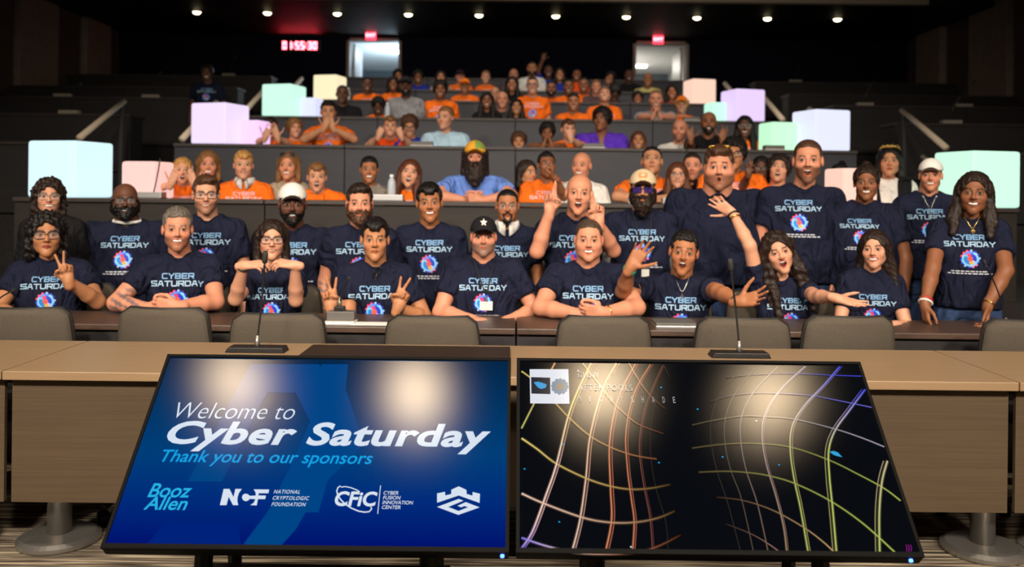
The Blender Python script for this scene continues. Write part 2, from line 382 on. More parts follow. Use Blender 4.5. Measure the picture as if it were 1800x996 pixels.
# glowing cubes standing on the desk ends
def glow(name, c, s):
    return mat(name, c, 0.5, emit=c, estr=s)
CUBES = [  # px left, px right, top y, row, size, depth from desk front, yaw deg, colour, label
    (57, 195, 252, 2, 0.44, 0.28, -14, (0.62, 0.92, 1.0), 'large pale cyan glowing cube at the left end of the second tier'),
    (218, 304, 280, 2, 0.29, 0.30, -10, (1.0, 0.58, 0.52), 'small salmon glowing cube on the second tier beside the hands-at-cheeks person in orange'),
    (346, 430, 188, 3, 0.42, 0.27, -18, (0.86, 0.72, 1.0), 'large lavender glowing cube at the left end of the third tier'),
    (428, 464, 217, 3, 0.26, 0.36, -12, (0.95, 0.62, 1.0), 'small pink glowing cube beside the large lavender cube'),
    (470, 530, 154, 4, 0.41, 0.27, -16, (0.60, 1.0, 0.82), 'mint glowing cube at the left end of the fourth tier'),
    (529, 563, 182, 4, 0.26, 0.38, -12, (0.72, 0.76, 1.0), 'small periwinkle glowing cube beside the left mint cube'),
    (558, 603, 136, 5, 0.38, 0.27, -14, (1.0, 0.88, 0.55), 'cream yellow glowing cube at the left end of the fifth tier'),
    (1655, 1778, 275, 2, 0.44, 0.28, 14, (0.60, 1.0, 0.78), 'large mint green glowing cube at the right end of the second tier'),
    (1460, 1530, 303, 2, 0.30, 0.38, 10, (1.0, 0.62, 0.5), 'small peach glowing cube behind the standing people at the right'),
    (1400, 1486, 202, 3, 0.42, 0.27, 16, (0.76, 0.80, 1.0), 'large periwinkle glowing cube at the right end of the third tier'),
    (1332, 1403, 230, 3, 0.30, 0.36, 12, (0.55, 1.0, 0.66), 'small green glowing cube beside the right periwinkle cube'),
    (1274, 1337, 167, 4, 0.41, 0.27, 16, (0.80, 0.62, 1.0), 'violet glowing cube at the right end of the fourth tier'),
    (1244, 1277, 192, 4, 0.26, 0.38, 12, (0.55, 1.0, 0.80), 'small aqua glowing cube beside the right violet cube'),
    (1205, 1254, 145, 5, 0.38, 0.27, 12, (1.0, 0.66, 0.5), 'peach glowing cube at the right end of the fifth tier'),
]
for i, (a, b_, ty, k, sz, dd, yaw, c, lab) in enumerate(CUBES):
    D = ROWS[k][0] + dd
    p = P((a + b_) / 2, ty, D); pb = TOPZ[k] + 0.001
    s2 = sz / 2
    ob = MB().box(-s2, s2, -s2, s2, 0, sz).build('glow_cube', mat('cube_glow_%d' % i, tuple(x * 0.25 for x in c), 0.5, emit=tuple((x * (0.72 if i == 0 else 0.84) + (0.28 if i == 0 else 0.16)) ** 1.2 * 0.95 for x in c), estr=1.0), bevel=0.03, smooth=False, seg=3)
    ob.location = (p.x, D, pb); ob.rotation_euler = (0, 0, math.radians(yaw)); tag(ob, lab, 'lamp', 'glowing cubes on the desks')

# ------------------------------------------------------------------ the long front table
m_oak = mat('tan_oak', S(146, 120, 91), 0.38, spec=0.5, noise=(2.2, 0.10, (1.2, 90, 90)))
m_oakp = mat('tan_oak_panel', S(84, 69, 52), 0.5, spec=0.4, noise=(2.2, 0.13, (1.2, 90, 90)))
m_alu = mat('brushed_steel', S(160, 156, 150), 0.34, 0.8)
FD, FDEP = 3.42, 0.70
for i, (x0, x1, lab) in enumerate(((-3.95, -1.975, 'tan wood table section at the far left, cut by the picture edge'), (-1.97, 1.975, 'long tan wood table section standing behind the two slanted screens'), (1.98, 3.95, 'tan wood table section at the far right, cut by the picture edge'))):
    e = tag(empty('conference_table', ((x0 + x1) / 2, FD + FDEP / 2, 0)), lab, 'table', 'tan front tables')
    hw = (x1 - x0) / 2; d2 = FDEP / 2
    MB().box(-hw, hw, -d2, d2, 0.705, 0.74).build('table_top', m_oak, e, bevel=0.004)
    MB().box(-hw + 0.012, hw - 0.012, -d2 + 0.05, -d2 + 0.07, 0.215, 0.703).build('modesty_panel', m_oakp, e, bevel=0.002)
    for sx in (-1, 1):
        xx = (-1.85 if sx < 0 else 1.95) if i == 1 else sx * (hw - 0.3)
        MB().lathe([(0.047, 0.02), (0.047, 0.70)], 28, (xx, -0.14, 0)).build('column', m_alu, e, smooth=True)
        b_ = MB().lathe([(0.155, 0.0), (0.16, 0.008), (0.16, 0.022), (0.14, 0.034), (0.05, 0.04)], 40, (xx, -0.14, 0)).build('base_disc', m_alu, e)
    for xx in ((-hw * 0.45, hw * 0.45)):
        MB().box(xx - 0.25, xx + 0.25, -d2 + 0.1, -d2 + 0.2, 0.60, 0.70).build('cable_tray', m_bk, e)
dark_sheet = tag(MB().box(-0.90, 0.0, 3.50, 4.02, 0.741, 0.753).build('dark_table_sheet', mat('dark_sheet_brown', S(40, 29, 22), 0.45), bevel=0.003), 'dark brown flat sheet on the tan table behind the left screen', 'desk pad')  # thin dark sheet standing in for a dark stretch of the table top

# desk microphones
m_mesh = mat('mic_grille', S(60, 60, 58), 0.5, 0.5, bump=(600, 0.5))
def desk_mic(base, path, r0, lab, bw=0.16, bd=0.09, head=0.0125, hl=0.06):
    base = Vector(base)
    e = tag(empty('gooseneck_microphone', base), lab, 'microphone', 'gooseneck microphones')
    MB().prism([(-bw, 0), (bw, 0), (bw * 0.93, 0.022), (-bw * 0.9, 0.022)], -bd / 2, bd / 2).build('base', m_bk, e, bevel=0.003)
    pts = [Vector(p) - base for p in path]
    # smooth path
    sm = []
    for i in range(len(pts) - 1):
        for t in range(6): sm.append(pts[i].lerp(pts[i + 1], t / 6))
    sm.append(pts[-1])
    for _ in range(4): sm = [sm[0]] + [(sm[i - 1] + sm[i] * 2 + sm[i + 1]) / 4 for i in range(1, len(sm) - 1)] + [sm[-1]]
    MB().tube(sm, r0, 8).build('gooseneck', m_gun, e, smooth=True)
    MB().lathe([(0.011, 0), (0.012, 0.02), (0.008, 0.05)], 14, (sm[0].x, sm[0].y, 0.02)).build('collar', m_alu, e, smooth=True)
    d = (sm[-1] - sm[-4]).normalized(); q = d.to_track_quat('Z', 'Y').to_matrix().to_4x4(); q.translation = sm[-1]
    MB().lathe([(0.004, 0), (head * 0.85, 0.005), (head, hl * 0.35), (head, hl * 0.75), (head * 0.75, hl * 0.95), (head * 0.2, hl)], 16, M=q).build('capsule', m_mesh, e, smooth=True)
    return e
bm1 = P(452, 623, 3.9); bm1.z = 0.741
desk_mic(bm1, [bm1 + Vector((0, 0, 0.02)), P(453, 590, 3.9), P(459, 545, 3.9), P(463, 490, 3.88), P(465, 463, 3.86)], 0.0045, 'tall gooseneck microphone on the tan table above the left screen', 0.13)
bm2 = P(1299, 633, 3.9); bm2.z = 0.741
desk_mic(bm2, [bm2 + Vector((0, 0, 0.02)), P(1298, 590, 3.9), P(1293, 540, 3.9), P(1288, 500, 3.88), P(1285.5, 476, 3.86)], 0.0045, 'tall gooseneck microphone on the tan table above the right screen', 0.13)

# ------------------------------------------------------------------ the two slanted screens
TW, TH = 1.232, 0.706
TILT = -math.atan2(0.507, 0.491)
TVS = [(-0.613, 2.66, 0.366), (0.640, 2.66, 0.366)]
def tvloc(i, px, py):
    """pixel -> (u, w) on the tilted face of screen i"""
    x0, y0, z0 = TVS[i]
    d = P(px, py, 1.0) - Vector((0, 0, CAMZ))
    up = Vector((0, 0.507, 0.491)).normalized(); n = Vector((0, -up.z, up.y)); o = Vector((x0, y0, z0))
    t = (o - Vector((0, 0, CAMZ))).dot(n) / d.dot(n)
    h = Vector((0, 0, CAMZ)) + d * t - o
    return h.x, h.dot(up)
m_bez = mat('screen_bezel', S(7, 6, 6), 0.55, spec=0.1)
def screen_mat(name, base, emis, rough=0.145):
    m = mat(name, base, rough, spec=0.17, emit=emis, estr=1.0); return m
m_scr0 = screen_mat('blue_screen', (0.004, 0.006, 0.01), (0, 0.03, 0.2))
def _grad(m):
    nt = m.node_tree; b = nt.nodes['Principled BSDF']
    tc = nt.nodes.new('ShaderNodeTexCoord'); sp = nt.nodes.new('ShaderNodeSeparateXYZ'); nt.links.new(tc.outputs['Generated'], sp.inputs[0])
    r = nt.nodes.new('ShaderNodeValToRGB'); e = r.color_ramp.elements
    e[0].position = 0.0; e[0].color = (*S(0, 16, 112), 1); e[1].position = 1.0; e[1].color = (*S(4, 38, 72), 1)
    for p_, c_ in ((0.2, S(0, 42, 124)), (0.45, S(0, 62, 122)), (0.72, S(0, 52, 100))):
        x = e.new(p_); x.color = (*c_, 1)
    nt.links.new(sp.outputs['Z'], r.inputs[0]); nt.links.new(r.outputs[0], b.inputs['Emission Color'])
_grad(m_scr0)
m_scr1 = screen_mat('dark_screen', (0.004, 0.005, 0.007), (0.0028, 0.0036, 0.0055))
m_white = mat('screen_white', (0.02, 0.02, 0.02), 0.145, spec=0.17, emit=S(214, 226, 240), estr=1.0)
m_cyan = mat('screen_cyan', (0.02, 0.02, 0.02), 0.145, spec=0.17, emit=S(20, 158, 226), estr=1.0)
m_cyan2 = mat('screen_cyan_logo', (0.02, 0.02, 0.02), 0.145, spec=0.17, emit=S(38, 178, 226), estr=1.0)
m_soft = mat('screen_blue_shape', (0.004, 0.006, 0.01), 0.145, spec=0.17, emit=S(0, 68, 134), estr=1.0)
m_soft2 = mat('screen_blue_shape_low', (0.004, 0.006, 0.01), 0.145, spec=0.17, emit=S(0, 34, 124), estr=1.0)
TV = []
for i, lab in enumerate(('large slanted display at the left showing a blue welcome slide', 'large slanted display at the right showing glowing curved grid lines on black')):
    x0, y0, z0 = TVS[i]
    e = tag(empty('display_screen', (x0, y0, z0)), lab, 'display'); e.rotation_euler = (TILT, 0, 0); TV.append(e)
    hw = TW / 2; bz = 0.011
    MB().box(-hw, hw, 0.004, 0.045, 0, TH).build('back_shell', m_bez, e, bevel=0.006)
    mb = MB()
    mb.box(-hw, hw, -0.006, 0.004, 0, bz * 1.35); mb.box(-hw, hw, -0.006, 0.004, TH - bz, TH); mb.box(-hw, -hw + bz, -0.006, 0.004, bz * 1.35, TH - bz); mb.box(hw - bz, hw, -0.006, 0.004, bz * 1.35, TH - bz)
    mb.build('bezel', m_bez, e)
    sc_ = MB().box(-hw + bz, hw - bz, 0.0, 0.004, bz * 1.35, TH - bz).build('screen', (m_scr0, m_scr1)[i], e)
    TV[i]['scr'] = sc_.name; del TV[i]['scr']; TV[i] = (e, sc_)
    px_, py_ = ((888, 981), (1603, 987))[i]
    u, w_ = tvloc(i, px_, py_)
    MB().lathe([(0.0, -0.004), (0.006, -0.003), (0.006, 0.004), (0.0, 0.006)], 12, (min(u, hw - 0.02), 0.004, -0.008)).build('power_light', mat('blue_power_light', (0.05, 0.1, 1), emit=(0.05, 0.15, 1.0), estr=6), e)
    # low black trolley that carries the display
    M = Matrix.Rotation(-TILT, 4, 'X')
    for sx in (-0.36, 0.36):
        MB().tube([M @ Vector((sx, 0.05, z0 * -1 + 0.05)), M @ Vector((sx, 0.55, -z0 + 0.05))], 0.03, 8).build('stand_foot', m_bk, e)
        MB().tube([M @ Vector((sx, 0.12, -z0 + 0.06)), (sx, 0.06, 0.22)], 0.03, 8).build('stand_strut', m_bk, e)
        MB().tube([M @ Vector((sx, 0.5, -z0 + 0.06)), (sx, 0.06, 0.45)], 0.025, 8).build('stand_strut', m_bk, e)
    sh = MB().box(-0.42, 0.42, 0.05, 0.30, -z0 + 0.16, -z0 + 0.2, M=M).build('shelf', m_bk, e)
    MB().box(-0.42, 0.42, 0.0, 0.06, -z0 + 0.18, -z0 + 0.235, M=M).build('shelf_lip', m_bk, sh)
    for sx in (-0.36, 0.36):
        for yy in (0.08, 0.52):
            MB().lathe([(0.03, -0.015), (0.03, 0.015)], 14, M=M @ Matrix.Translation((sx, yy, -z0 + 0.03)) @ Matrix.Rotation(math.pi / 2, 4, 'Y')).build('caster', m_bk, e)
TXY = -0.0012
def tvtext(i, body, xl, yb, width_px, m, bold=0.0, shear=0.0, sx=1.0, hpx=None, space=1.0, name='lettering', dz=0):
    """text with its baseline start at a pixel, scaled to a width in px"""
    u0, w0 = tvloc(i, xl, yb); u1, w1 = tvloc(i, xl + width_px, yb + width_px * 0.0112)
    o = txt(name, body, 0.1, m, TV[i][1], (u0, TXY - dz, w0), bold=bold, shear=shear, space=space)
    bpy.context.view_layer.update()
    bb = o.bound_box; tw = max(b[0] for b in bb) - min(b[0] for b in bb); th = max(b[1] for b in bb)
    k = (u1 - u0) / max(tw, 1e-5); ky = k
    if hpx:
        ua, wa = tvloc(i, xl, yb - hpx); ky = (wa - w0) / max(th, 1e-5)
    o.scale = (k, ky, 1); o.location.x = u0 - min(b[0] for b in bb) * k
    return o
tvtext(0, 'Welcome to', 305, 735, 211, m_white, shear=0.22, hpx=28, bold=-0.0012)
tvtext(0, 'Cyber Saturday', 290, 778, 572, m_white, shear=0.2, hpx=39, bold=0.0030, space=1.05)
tvtext(0, 'Thank you to our sponsors', 281, 811, 373, m_cyan, shear=0.22, hpx=21, bold=0.0010)
tvtext(0, 'Booz', 259, 873, 75, m_cyan2, shear=0.18, hpx=24, bold=0.0014)
tvtext(0, 'Allen', 252, 895, 75, m_cyan2, shear=0.18, hpx=23, bold=0.0014)
for k, t in enumerate(('NATIONAL', 'CRYPTOLOGIC', 'FOUNDATION')):
    tvtext(0, t, (481, 479, 477)[k], 867 + 11 * k, (46, 64, 60)[k], m_white, shear=0.2, hpx=6.5, space=1.15, bold=0.0006)
for k, t in enumerate(('CYBER', 'FUSION', 'INNOVATION', 'CENTER')):
    tvtext(0, t, (674, 673, 672, 671)[k], 869 + 8.4 * k, (26, 31, 54, 33)[k], m_white, shear=0.16, hpx=6.2, bold=0.0006)
def tvpoly(i, pts, m, name='emblem', dz=0.0):
    vs = []
    for q in pts:
        u, w_ = tvloc(i, *q); vs.append((u, TXY - dz, w_))
    return MB().add(vs, [tuple(range(len(vs)))]).build(name, m, TV[i][1])
def sub(s, ox, oy, pts): return [(ox + x * s, oy + y * s) for x, y in pts]
k_ = 320 / 1800.0          # crop pixels -> photo pixels
# NCF letters with the keyhole C
tvpoly(0, sub(k_, 240, 840, [(825, 268), (862, 108), (920, 108), (960, 190), (978, 108), (1042, 108), (1012, 150), (1000, 190), (998, 230), (1006, 268), (955, 268), (912, 185), (890, 268)]), m_white)
tvpoly(0, sub(k_, 240, 840, [(1158, 112), (1312, 114), (1304, 150), (1210, 150), (1205, 172), (1280, 174), (1272, 208), (1200, 208), (1190, 270), (1126, 268), (1160, 244), (1176, 208), (1120, 206), (1104, 222), (1082, 230), (1054, 218), (1042, 192), (1052, 166), (1076, 154), (1102, 160), (1120, 176), (1180, 174), (1178, 142)]), m_white)
# CFIC letters with orbit
tvtext(0, 'CFiC', 587, 888, 74, m_white, shear=0.1, hpx=25, bold=0.0028)
def tvstroke(i, pts, wpx, m, name='stroke', dz=0.0, cols=None, tap=None):
    L = [Vector((*tvloc(i, *q), 0)) for q in pts]
    vs, fs, cc = [], [], []
    n = len(L)
    for j, p in enumerate(L):
        t = (L[min(j + 1, n - 1)] - L[max(j - 1, 0)]).normalized(); nn = Vector((-t.y, t.x, 0))
        h = wpx * 0.5 / 540.0 * (tap[j] if tap else 1.0)
        for s_ in (-1, 1):
            q = p + nn * h * s_; vs.append((q.x, TXY - dz, q.y))
            if cols: cc.append(cols[j])
    for j in range(n - 1): fs.append((2 * j, 2 * j + 1, 2 * j + 3, 2 * j + 2))
    o = MB().add(vs, fs).build(name, m, TV[i][1], cols=cc if cols else None)
    return o
orb = []
for j in range(41):
    a = math.radians(205 - 290 * j / 40 - 30)
    ex, ey = 34 * math.cos(a), 13.5 * math.sin(a); r_ = math.radians(28)
    orb.append((622 + ex * math.cos(r_) + ey * math.sin(r_), 877 + ex * math.sin(r_) - ey * math.cos(r_)))
orb = [(598.5, 853.5), (594, 857), (592, 863), (594, 870), (599, 878), (607, 886), (618, 893), (630, 898), (641, 900), (649, 899), (653, 895), (652.5, 891)]
tvstroke(0, orb, 2.2, m_white, 'orbit')
tvstroke(0, [(599, 856), (607, 855), (617, 857), (627, 861), (632, 864)], 1.8, m_white, 'orbit')
tvstroke(0, [(669, 853), (664, 903)], 1.3, m_white, 'divider')
# fortress emblem
G = lambda pts: sub(k_, 560, 840, pts)
tvpoly(0, G([(1172, 152), (1250, 136), (1252, 172), (1312, 158), (1312, 116), (1386, 82), (1462, 118), (1464, 158), (1522, 174), (1524, 138), (1596, 156), (1592, 246), (1386, 172), (1172, 244)]), m_white)
tvpoly(0, G([(1386, 206), (1432, 224), (1282, 286), (1384, 326), (1480, 288), (1440, 276), (1412, 290), (1374, 274), (1456, 238), (1592, 290), (1382, 364), (1172, 286)]), m_white)
# pale shapes behind the slide's text
tvpoly(0, [(330, 846), (440, 640), (560, 640), (610, 690), (640, 780), (560, 860), (520, 930), (492, 961), (424, 961), (470, 900), (520, 800), (545, 740), (520, 690), (470, 690), (390, 846)], m_soft, 'slide_shape', -0.0006)
tvpoly(0, [(256, 960), (290, 918), (420, 922), (424, 960)], m_soft2, 'slide_shape', -0.0006)
tvpoly(0, [(565, 640), (612, 640), (600, 760), (560, 900), (530, 900), (575, 760)], m_soft, 'slide_shape', -0.0005)

# right screen: album card, small text, glowing grid
tvpoly(1, [(931, 649), (999, 649), (1001, 710), (932, 709)], mat('screen_card', (0.02, 0.02, 0.02), 0.145, spec=0.17, emit=S(222, 226, 236), estr=1.0), 'album_card', 0.0006)
tvpoly(1, [(933.5, 663), (967, 664), (967.5, 693), (934, 692)], mat('screen_album_dark', (0.01, 0.01, 0.01), 0.145, spec=0.17, emit=S(40, 42, 50), estr=1.0), 'album_cover', 0.0009)
tvpoly(1, [(938, 672), (946, 671), (953, 673), (961, 676), (959, 682), (951, 684), (945, 681)], mat('screen_album_blue', (0.01, 0.02, 0.03), 0.145, spec=0.17, emit=S(70, 160, 220), estr=1.0), 'album_glow', 0.0012)
disc = []
for j in range(48):
    a = 2 * math.pi * j / 48; r_ = 15.5 if j % 4 < 2 else (13 + (j * 7 % 5) * 0.5)
    disc.append((984 + r_ * math.cos(a), 679.5 + 0.95 * r_ * math.sin(a)))
tvpoly(1, disc, mat('screen_album_disc', (0.02, 0.02, 0.02), 0.145, spec=0.17, emit=S(120, 140, 160), estr=1.0), 'record_disc', 0.0009)
tvpoly(1, [(984 + 7 * math.cos(a / 10 * math.pi), 679.5 + 6.6 * math.sin(a / 10 * math.pi)) for a in range(20)], mat('screen_album_hub', (0.02, 0.02, 0.02), 0.145, spec=0.17, emit=S(150, 136, 118), estr=1.0), 'record_hub', 0.0012)
m_txt2 = mat('screen_grey_text', (0.02, 0.02, 0.02), 0.145, spec=0.17, emit=S(176, 178, 184), estr=0.9)
tvtext(1, 'GLOW', 1016, 664, 36, m_txt2, hpx=10, space=1.35, dz=0.0009); tvtext(1, 'AFTER POOLS', 1017, 686, 95, m_txt2, hpx=10.5, space=1.3, dz=0.0009)
for j, ch in enumerate('NIGHTSHADE'):
    tvtext(1, ch, 1018 + 18.4 * j, 706.5 + 0.2 * j, 4 if ch != 'I' else 1.2, m_txt2, hpx=10.5, dz=0.0009)
m_line = attr_mat('screen_glow_line', 0.25, emis=1.0)
m_line.node_tree.nodes['Principled BSDF'].inputs['Base Color'].default_value = (0, 0, 0, 1)
for l_ in list(m_line.node_tree.links):
    if l_.to_socket.name == 'Base Color': m_line.node_tree.links.remove(l_)
def spline(pts, n=10):
    out = []
    for i in range(len(pts) - 1):
        p0 = pts[max(i - 1, 0)]; p1 = pts[i]; p2 = pts[i + 1]; p3 = pts[min(i + 2, len(pts) - 1)]
        for t in range(n):
            t /= n
            out.append(tuple(0.5 * (2 * p1[k] + (p2[k] - p0[k]) * t + (2 * p0[k] - 5 * p1[k] + 4 * p2[k] - p3[k]) * t * t + (3 * p1[k] - p0[k] - 3 * p2[k] + p3[k]) * t ** 3) for k in (0, 1)))
    out.append(pts[-1]); return out
def gridline(pts, c0, c1, wd, f0=1.0, f1=1.0, dbl=0.0):
    sp = spline(pts); n = len(sp)
    def col(j):
        t = j / (n - 1); f = f0 + (f1 - f0) * t
        if isinstance(c0, list):
            w_ = t * (len(c0) - 1); i_ = min(int(w_), len(c0) - 2); w_ -= i_
            return tuple((a + (b - a) * w_) * f for a, b in zip(c0[i_], c0[i_ + 1]))
        return tuple((a + (b - a) * t) * f for a, b in zip(c0, c1))
    cols = [col(j) for j in range(n)]
    tvstroke(1, sp, wd * 1.9, m_line, 'grid_line', 0.0001 + RNG.random() * 0.0001, [tuple(0.16 * c for c in cc) for cc in cols])
    tvstroke(1, sp, wd * 0.72, m_line, 'grid_line', 0.0003 + RNG.random() * 0.0002, [tuple(1.05 * x for x in cc) for cc in cols])
    if dbl:
        tvstroke(1, [(x + dbl, y) for x, y in sp], wd * 0.6, m_line, 'grid_line', 0.0003 + RNG.random() * 0.0002, [tuple(c * 0.55 for c in (cc[0], cc[1] * 0.8, cc[2])) for cc in cols])
A = 380 / 956.0
L_ = lambda pts: [(900 + x * A, 600 + y * A) for x, y in pts]
OR, YE, PK, PU, GR, RD = S(244, 186, 122), S(230, 210, 118), S(240, 204, 186), S(120, 110, 230), S(190, 200, 110), S(228, 144, 104)
gridline(L_([(42, 132), (80, 160), (140, 215), (245, 330), (345, 418), (432, 466), (505, 494), (570, 510), (640, 520)]), YE, RD, 2.6, 1, 0.25)
gridline(L_([(42, 428), (110, 475), (195, 540), (330, 606), (435, 640), (530, 654), (620, 648), (700, 632)]), YE, OR, 3.2, 1, 0.05)
gridline(L_([(42, 672), (140, 716), (310, 778), (430, 800), (540, 800), (640, 782), (720, 750)]), PK, OR, 3.2, 1, 0.05)
gridline(L_([(42, 868), (150, 904), (270, 932), (400, 940), (540, 934), (640, 908), (745, 856)]), [PU, PK, RD, RD], RD, 3.0, 1.1, 0.05)
gridline(L_([(312, 97), (370, 170), (440, 262), (520, 338), (570, 372), (670, 408)]), OR, RD, 2.2, 1, 0.1)
gridline(L_([(517, 97), (560, 170), (610, 238), (680, 300)]), OR, RD, 1.8, 0.9, 0.05)
gridline(L_([(668, 103), (710, 180)]), S(120, 110, 100), S(60, 60, 60), 1.2, 0.6, 0.1)
gridline(L_([(190, 95), (140, 190), (90, 290), (42, 385)]), OR, GR, 2.6)
gridline(L_([(350, 97), (290, 220), (246, 340), (196, 545), (150, 680), (90, 840), (42, 915)]), [OR, YE, PK, PK, PU], PU, 3.0, 1, 1.1, 5)
gridline(L_([(462, 97), (400, 215), (345, 420), (326, 610), (300, 790), (265, 930)]), OR, PK, 2.8, 0.95, 0.9, 5)
gridline(L_([(545, 100), (470, 250), (432, 440), (435, 640), (440, 790), (412, 936)]), RD, RD, 2.6, 0.85, 0.9, 5)
gridline(L_([(612, 102), (540, 230), (504, 400), (510, 560), (528, 700), (540, 800), (532, 936)]), RD, RD, 2.2, 0.7, 0.8, 4)
gridline(L_([(665, 108), (590, 290), (563, 460), (580, 620), (610, 780), (622, 936)]), S(170, 110, 90), S(150, 90, 80), 1.7, 0.5, 0.6, 3)
gridline(L_([(640, 240), (610, 420), (630, 620), (680, 800), (690, 936)]), S(110, 100, 90), S(90, 90, 80), 1.1, 0.25, 0.25)
B_ = 400 / 1006.0
Rr = lambda pts: [(1240 + x * B_, 600 + y * B_) for x, y in pts]
BL, LV = S(70, 80, 235), S(180, 172, 190)
gridline(Rr([(90, 160), (200, 148), (320, 142), (430, 143), (570, 150), (690, 154)]), S(90, 80, 70), BL, 1.8, 0.3, 1)
gridline(Rr([(20, 266), (110, 240), (220, 228), (340, 230), (470, 240), (600, 264), (735, 292)]), S(100, 90, 80), S(110, 110, 225), 2.0, 0.3, 1)
gridline(Rr([(-60, 370), (30, 350), (160, 330), (260, 332), (395, 344), (575, 388), (690, 426), (790, 466)]), S(150, 130, 90), LV, 2.2, 0.3, 1)
gridline(Rr([(-60, 472), (60, 456), (200, 450), (370, 466), (540, 522), (680, 590), (790, 650), (862, 704)]), S(150, 130, 90), S(180, 200, 90), 2.4, 0.3, 1)
gridline(Rr([(-30, 578), (90, 574), (190, 580), (280, 594), (395, 628), (550, 704), (700, 808), (852, 946)]), S(150, 130, 90), S(180, 200, 90), 2.6, 0.3, 1)
gridline(Rr([(50, 688), (150, 700), (240, 724), (330, 762), (440, 826), (520, 886), (582, 944)]), S(130, 100, 80), S(210, 170, 120), 2.2, 0.2, 1)
gridline(Rr([(90, 806), (200, 850), (280, 896), (345, 944)]), S(120, 90, 80), S(200, 150, 130), 1.6, 0.2, 0.9)
gridline(Rr([(594, 110), (520, 196), (440, 280), (385, 370), (374, 470), (390, 600), (420, 740), (456, 946)]), [BL, LV, S(190, 180, 130), GR, GR], S(190, 170, 110), 2.4, 1, 0.9, 4)
gridline(Rr([(706, 212), (640, 300), (575, 390), (545, 480), (548, 600), (562, 740), (580, 946)]), [BL, LV, GR, GR, GR], S(190, 190, 110), 2.8, 1, 0.95, -6)
gridline(Rr([(804, 528), (780, 620), (768, 760), (770, 946)]), S(200, 190, 150), S(190, 200, 110), 3.0, 1, 0.95, -7)
gridline(Rr([(440, 110), (330, 214), (264, 320), (250, 420), (268, 540), (310, 680), (345, 820), (360, 944)]), LV, S(180, 150, 110), 2.0, 0.8, 0.8, 3)
gridline(Rr([(320, 112), (215, 220), (160, 330), (156, 440), (180, 570), (230, 720), (280, 944)]), LV, S(150, 120, 100), 1.7, 0.5, 0.6)
gridline(Rr([(220, 118), (130, 230), (88, 340), (86, 450), (112, 570), (160, 700), (215, 944)]), S(150, 140, 130), S(130, 110, 90), 1.4, 0.4, 0.5)
gridline(Rr([(130, 150), (60, 240), (26, 340), (24, 440), (50, 570), (100, 720), (155, 930)]), S(120, 110, 100), S(100, 90, 80), 1.2, 0.3, 0.3)
tvpoly(1, Rr([(548, 488), (566, 484), (585, 491), (605, 512), (585, 508), (566, 502)]), mat('screen_nebula', (0.01, 0.02, 0.03), 0.145, spec=0.17, emit=S(50, 160, 210), estr=1.0), 'star_glow', 0.0006)
for sx_, sy_, c_ in ((1162, 681, 0), (1226, 719, 0), (990, 781, 0), (1158, 813, 0), (922, 824, 0), (983, 917, 0), (1109, 961, 1), (1329, 740, 1), (1270, 803, 0), (1016, 652, 1), (1369, 817, 0)):
    tvpoly(1, [(sx_ - 2, sy_), (sx_, sy_ - 1.6), (sx_ + 2.2, sy_ + 0.6), (sx_, sy_ + 1.6)], m_white if c_ else m_cyan, 'star', 0.0006)
for q in range(3):
    tvstroke(1, [(1592 + q * 4, 957), (1594 + q * 4, 962 + q), (1593 + q * 4, 969)], 1.2, mat('screen_magenta', (0.02, 0, 0.02), 0.145, spec=0.17, emit=S(150, 30, 140), estr=0.8), 'symbol', 0.0006)

def soft_gloss(m):
    """screen glass: the picture glows, the anti-glare coat mirrors lamps as soft round patches"""
    nt = m.node_tree; b_ = nt.nodes['Principled BSDF']; out = [x for x in nt.nodes if x.type == 'OUTPUT_MATERIAL'][0]
    em = nt.nodes.new('ShaderNodeEmission'); em.inputs['Strength'].default_value = b_.inputs['Emission Strength'].default_value
    if b_.inputs['Emission Color'].links: nt.links.new(b_.inputs['Emission Color'].links[0].from_socket, em.inputs['Color'])
    else: em.inputs['Color'].default_value = b_.inputs['Emission Color'].default_value
    gl = nt.nodes.new('ShaderNodeBsdfGlossy'); gl.distribution = 'BECKMANN'; gl.inputs['Roughness'].default_value = 0.175; gl.inputs['Color'].default_value = (0.019, 0.0165, 0.0132, 1)
    ad = nt.nodes.new('ShaderNodeAddShader'); nt.links.new(em.outputs[0], ad.inputs[0]); nt.links.new(gl.outputs[0], ad.inputs[1]); nt.links.new(ad.outputs[0], out.inputs['Surface'])
    nt.nodes.remove(b_)
for n_, m_ in list(MATS.items()):
    if n_.startswith('screen_') and n_ != 'screen_bezel' or n_ in ('blue_screen', 'dark_screen'): soft_gloss(m_)
